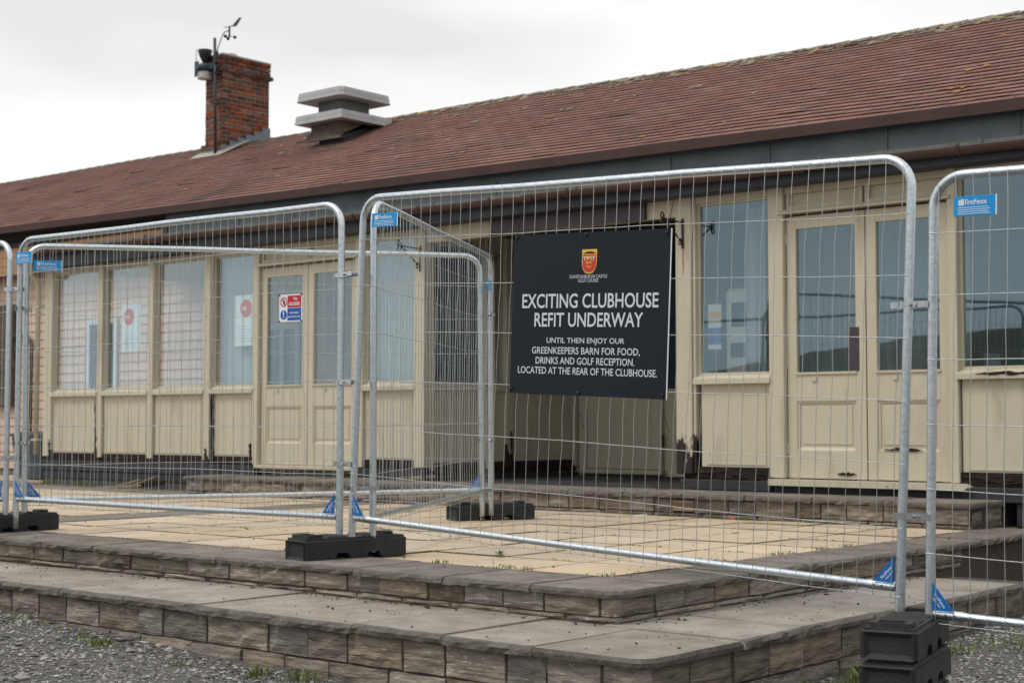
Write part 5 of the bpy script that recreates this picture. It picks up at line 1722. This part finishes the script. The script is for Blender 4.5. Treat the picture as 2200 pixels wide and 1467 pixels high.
# crumbs of dirt on slabs, stone chips, grass
def crumbs(name, mname, pts, smin, smax, seed, label=None):
    rr = random.Random(seed)
    mb = MB()
    for (x, y, z) in pts:
        s_ = rr.uniform(smin, smax) if rr.random() < 0.93 else rr.uniform(smax, smax * 1.8)
        a = rr.uniform(0, 6.28)
        dirs = [(1, 0, 0), (0, 1, 0), (-1, 0, 0), (0, -1, 0)]
        vs = []
        for dx, dy, dz in dirs:
            q = s_ * rr.uniform(.6, 1.25)
            vs.append((x + q * (dx * math.cos(a) - dy * math.sin(a)), y + q * (dx * math.sin(a) + dy * math.cos(a)), z + s_ * rr.uniform(0.05, 0.4)))
        vs.append((x + rr.uniform(-.3, .3) * s_, y + rr.uniform(-.3, .3) * s_, z + s_ * rr.uniform(.4, .95)))
        vs.append((x, y, z - s_ * 0.5))
        mb.add(vs, [(0, 1, 4), (1, 2, 4), (2, 3, 4), (3, 0, 4), (1, 0, 5), (2, 1, 5), (3, 2, 5), (0, 3, 5)])
    o = mb.build(name, mname, kind='stuff')
    if label:
        o['label'] = label
    return o
rr = random.Random(77)
pts = []
while len(pts) < 40000:
    x, y = rr.uniform(-10.0, -1.2), rr.uniform(3.2, 10.0)
    on_step = x < LR + 0.02 and y > LF - 0.02
    if on_step or (x > -3.7 and y < 4.2):
        continue
    pts.append((x, y, ground_z(x, y) + 0.001))
crumbs('gravel', 'chip', pts, 0.004, 0.013, 5, 'loose grey stone chips on the ground')
pts = []
for _ in range(170):
    x, y = rr.uniform(-9.8, -2.0), rr.uniform(3.6, 9.5)
    if x < LR + 0.02 and y > LF - 0.02:
        continue
    pts.append((x, y, ground_z(x, y) + 0.002))
for _ in range(120):
    x = rr.uniform(-9.8, LR)
    y = LF - abs(rr.gauss(0, 0.12))
    pts.append((x, y, ground_z(x, y) + 0.002))
crumbs('larger_chips', 'chip', pts, 0.013, 0.028, 6, 'larger stone chips lying along the foot of the steps')
pts = []
for _ in range(420):
    pts.append((rr.uniform(-12, UR - 0.02), rr.uniform(UF + 0.05, 10.9), T + 0.001))
for _ in range(230):
    pts.append((rr.uniform(-10, LR - 0.05), rr.uniform(LF + 0.06, UF), LOW + 0.001))
for _ in range(90):
    pts.append((rr.uniform(UR + 0.05, LR - 0.05), rr.uniform(UF, 9.0), LOW + 0.001))
for _ in range(130):
    pts.append((rr.uniform(-10.8, -7.9), rr.uniform(11.2, 14.0), STEP + 0.001))
crumbs('dirt_crumbs', 'dirt', pts, 0.002, 0.0065, 8, 'dark crumbs of dirt scattered over the paving')

pts = []
for _ in range(150):
    if rr.random() < 0.5:
        pts.append((UR - 0.02 + abs(rr.gauss(0, 0.07)) + 0.02, rr.uniform(6.0, 9.3), LOW + 0.002))
    else:
        pts.append((rr.uniform(-9, -4.4), UF + 0.02 - abs(rr.gauss(0, 0.05)), LOW + 0.002))
for _ in range(160):
    x = rr.uniform(-9.5, -3.7)
    y = LF - 0.02 - abs(rr.gauss(0, 0.10))
    pts.append((x, y, ground_z(x, y) + 0.003))
crumbs('leaf_litter', 'leaf_litter', pts, 0.003, 0.010, 12, 'brown leaf litter and soil along the foot of the risers')
gr = MB()
def tuft(x, y, z, n_, hgt, spread):
    for _ in range(n_):
        a = rr.uniform(0, 6.28)
        h_ = hgt * rr.uniform(0.25, 0.8)
        bx, by = x + rr.gauss(0, spread), y + rr.gauss(0, spread)
        lx, ly = math.cos(a), math.sin(a)
        ln = rr.uniform(0.2, 0.9) * h_
        w = rr.uniform(0.0012, 0.0028) * (1 if hgt < 0.06 else 1.4)
        px_, py_ = -ly * w, lx * w
        gr.add([(bx - px_, by - py_, z), (bx + px_, by + py_, z), (bx + lx * ln * 0.4 + px_ * 0.8, by + ly * ln * 0.4 + py_ * 0.8, z + h_ * 0.65), (bx + lx * ln * 0.4 - px_ * 0.8, by + ly * ln * 0.4 - py_ * 0.8, z + h_ * 0.65), (bx + lx * ln, by + ly * ln, z + h_)],
               [(0, 1, 2, 3), (3, 2, 4)])
# along the foot of the lower step
for (x, y, n_, hg, sp) in ((-8.05, 5.02, 60, 0.03, 0.07), (-8.3, 5.05, 40, 0.025, 0.05), (-7.35, 5.0, 60, 0.05, 0.035), (-7.1, 4.96, 110, 0.06, 0.04), (-6.95, 4.92, 50, 0.04, 0.05), (-6.35, 4.93, 60, 0.045, 0.05),
                           (-5.85, 4.98, 70, 0.09, 0.025), (-5.95, 4.86, 30, 0.03, 0.04), (-5.6, 5.05, 60, 0.11, 0.05), (-5.35, 4.98, 40, 0.06, 0.05), (-5.05, 4.98, 70, 0.09, 0.04), (-4.95, 5.05, 50, 0.11, 0.03), (-4.72, 4.96, 80, 0.09, 0.05), (-4.5, 5.0, 40, 0.05, 0.07),
                           (-3.5, 6.0, 120, 0.08, 0.06), (-3.48, 6.25, 130, 0.10, 0.06), (-3.45, 6.55, 90, 0.10, 0.05), (-3.5, 6.85, 120, 0.12, 0.06), (-3.45, 7.1, 60, 0.10, 0.05), (-3.5, 7.6, 100, 0.10, 0.08), (-3.2, 8.0, 160, 0.10, 0.12), (-3.1, 8.5, 220, 0.13, 0.14), (-3.2, 9.0, 220, 0.16, 0.14), (-3.0, 9.4, 200, 0.16, 0.15), (-2.7, 7.6, 120, 0.05, 0.16), (-2.6, 7.2, 60, 0.04, 0.12)):
    tuft(x, y, ground_z(x, y), n_, hg, sp)
# in the paving joints and at the foot of risers
for _ in range(70):
    i = rr.randint(0, 12)
    if rr.random() < 0.5:
        x, y = px0 - 0.602 * i + rr.gauss(0, 0.004), rr.uniform(6.5, 10.8)
    else:
        x, y = rr.uniform(-9.5, -4.8), 6.49 + 0.602 * rr.randint(0, 6) + rr.gauss(0, 0.004)
    tuft(x, y, T - 0.008, rr.randint(8, 26), 0.022, 0.018)
for _ in range(34):
    tuft(rr.uniform(-10.5, -4.9), 10.98, T - 0.004, rr.randint(6, 22), 0.05, 0.03)
for x, y in ((-4.86, 6.53), (-5.40, 6.52), (-5.55, 6.51), (-6.05, 6.53), (-7.35, 6.5), (-4.83, 7.6), (-4.83, 8.2), (-4.83, 8.3), (-4.83, 8.75), (-4.83, 9.1)):
    tuft(x, y, T - 0.004, 40, 0.035, 0.035)
tuft(-16.9, 11.5, T, 40, 0.12, 0.05)
tuft(-17.7, 11.5, T, 60, 0.14, 0.06)
for _ in range(14):
    tuft(rr.uniform(-9, -5), UF - 0.0, LOW, 10, 0.02, 0.03)
tag(gr.build('grass', 'grass', kind='stuff'), 'short grass and weeds at the foot of the steps and in joints')
# flat moss cushions in the joints
ms = MB()
def moss(x, y, z, s_):
    k = 8
    ms.add([(x, y, z + s_ * 0.25)] + [(x + s_ * rr.uniform(.6, 1.2) * math.cos(2 * math.pi * q / k), y + s_ * 0.45 * rr.uniform(.6, 1.2) * math.sin(2 * math.pi * q / k), z - 0.004) for q in range(k)], [(0, 1 + q, 1 + (q + 1) % k) for q in range(k)])
for _ in range(420):
    if rr.random() < 0.5:
        moss(rr.uniform(-9.5, -4.9), 6.49 + 0.602 * rr.randint(0, 6), T - 0.006, rr.uniform(.01, .035))
    else:
        moss(px0 - 0.602 * rr.randint(0, 12), rr.uniform(6.5, 10.8), T - 0.006, rr.uniform(.01, .03))
for _ in range(60):
    x = rr.uniform(-9.5, -7.6)
    y = LF - abs(rr.gauss(0.05, 0.08))
    moss(x, y, ground_z(x, y), rr.uniform(.02, .06))
tag(ms.build('moss', 'moss', kind='stuff'), 'moss in the paving joints and along the ground edge')

# broad-leaved weeds as small separate plants
def weed(label, x, y, z, s_):
    t = thing('weed', label, 'plant', (x, y, z), 'weeds by the steps')
    for k in range(9):
        a = rr.uniform(0, 6.28)
        el = rr.uniform(0.3, 1.1)
        dr = Vector((math.cos(a) * math.cos(el), math.sin(a) * math.cos(el), math.sin(el)))
        sd_ = Vector((-math.sin(a), math.cos(a), 0))
        p0 = Vector((x, y, z)) + dr * s_ * 0.25
        L_ = s_ * rr.uniform(0.6, 1.0)
        mb = MB().add([p0, p0 + dr * L_ * 0.5 + sd_ * L_ * 0.2, p0 + dr * L_ - Vector((0, 0, L_ * 0.15)), p0 + dr * L_ * 0.5 - sd_ * L_ * 0.2, Vector((x, y, z))], [(0, 1, 2, 3), (4, 1, 0), (4, 0, 3)])
        mb.build('leaf', 'weed', t)
weed('leafy green weed beside the right riser next to the stacked feet', -3.50, 6.75, ground_z(-3.5, 6.75), 0.10)
weed('leafy weed at the foot of the front riser near the corner', -4.80, 5.02, ground_z(-4.8, 5.0), 0.06)
weed('tiny leafy weed in a joint of the buff paving', -6.05, 7.05, T, 0.05)
weed('leafy green weed at the right edge below the side step', -3.25, 8.75, ground_z(-3.2, 8.7), 0.12)
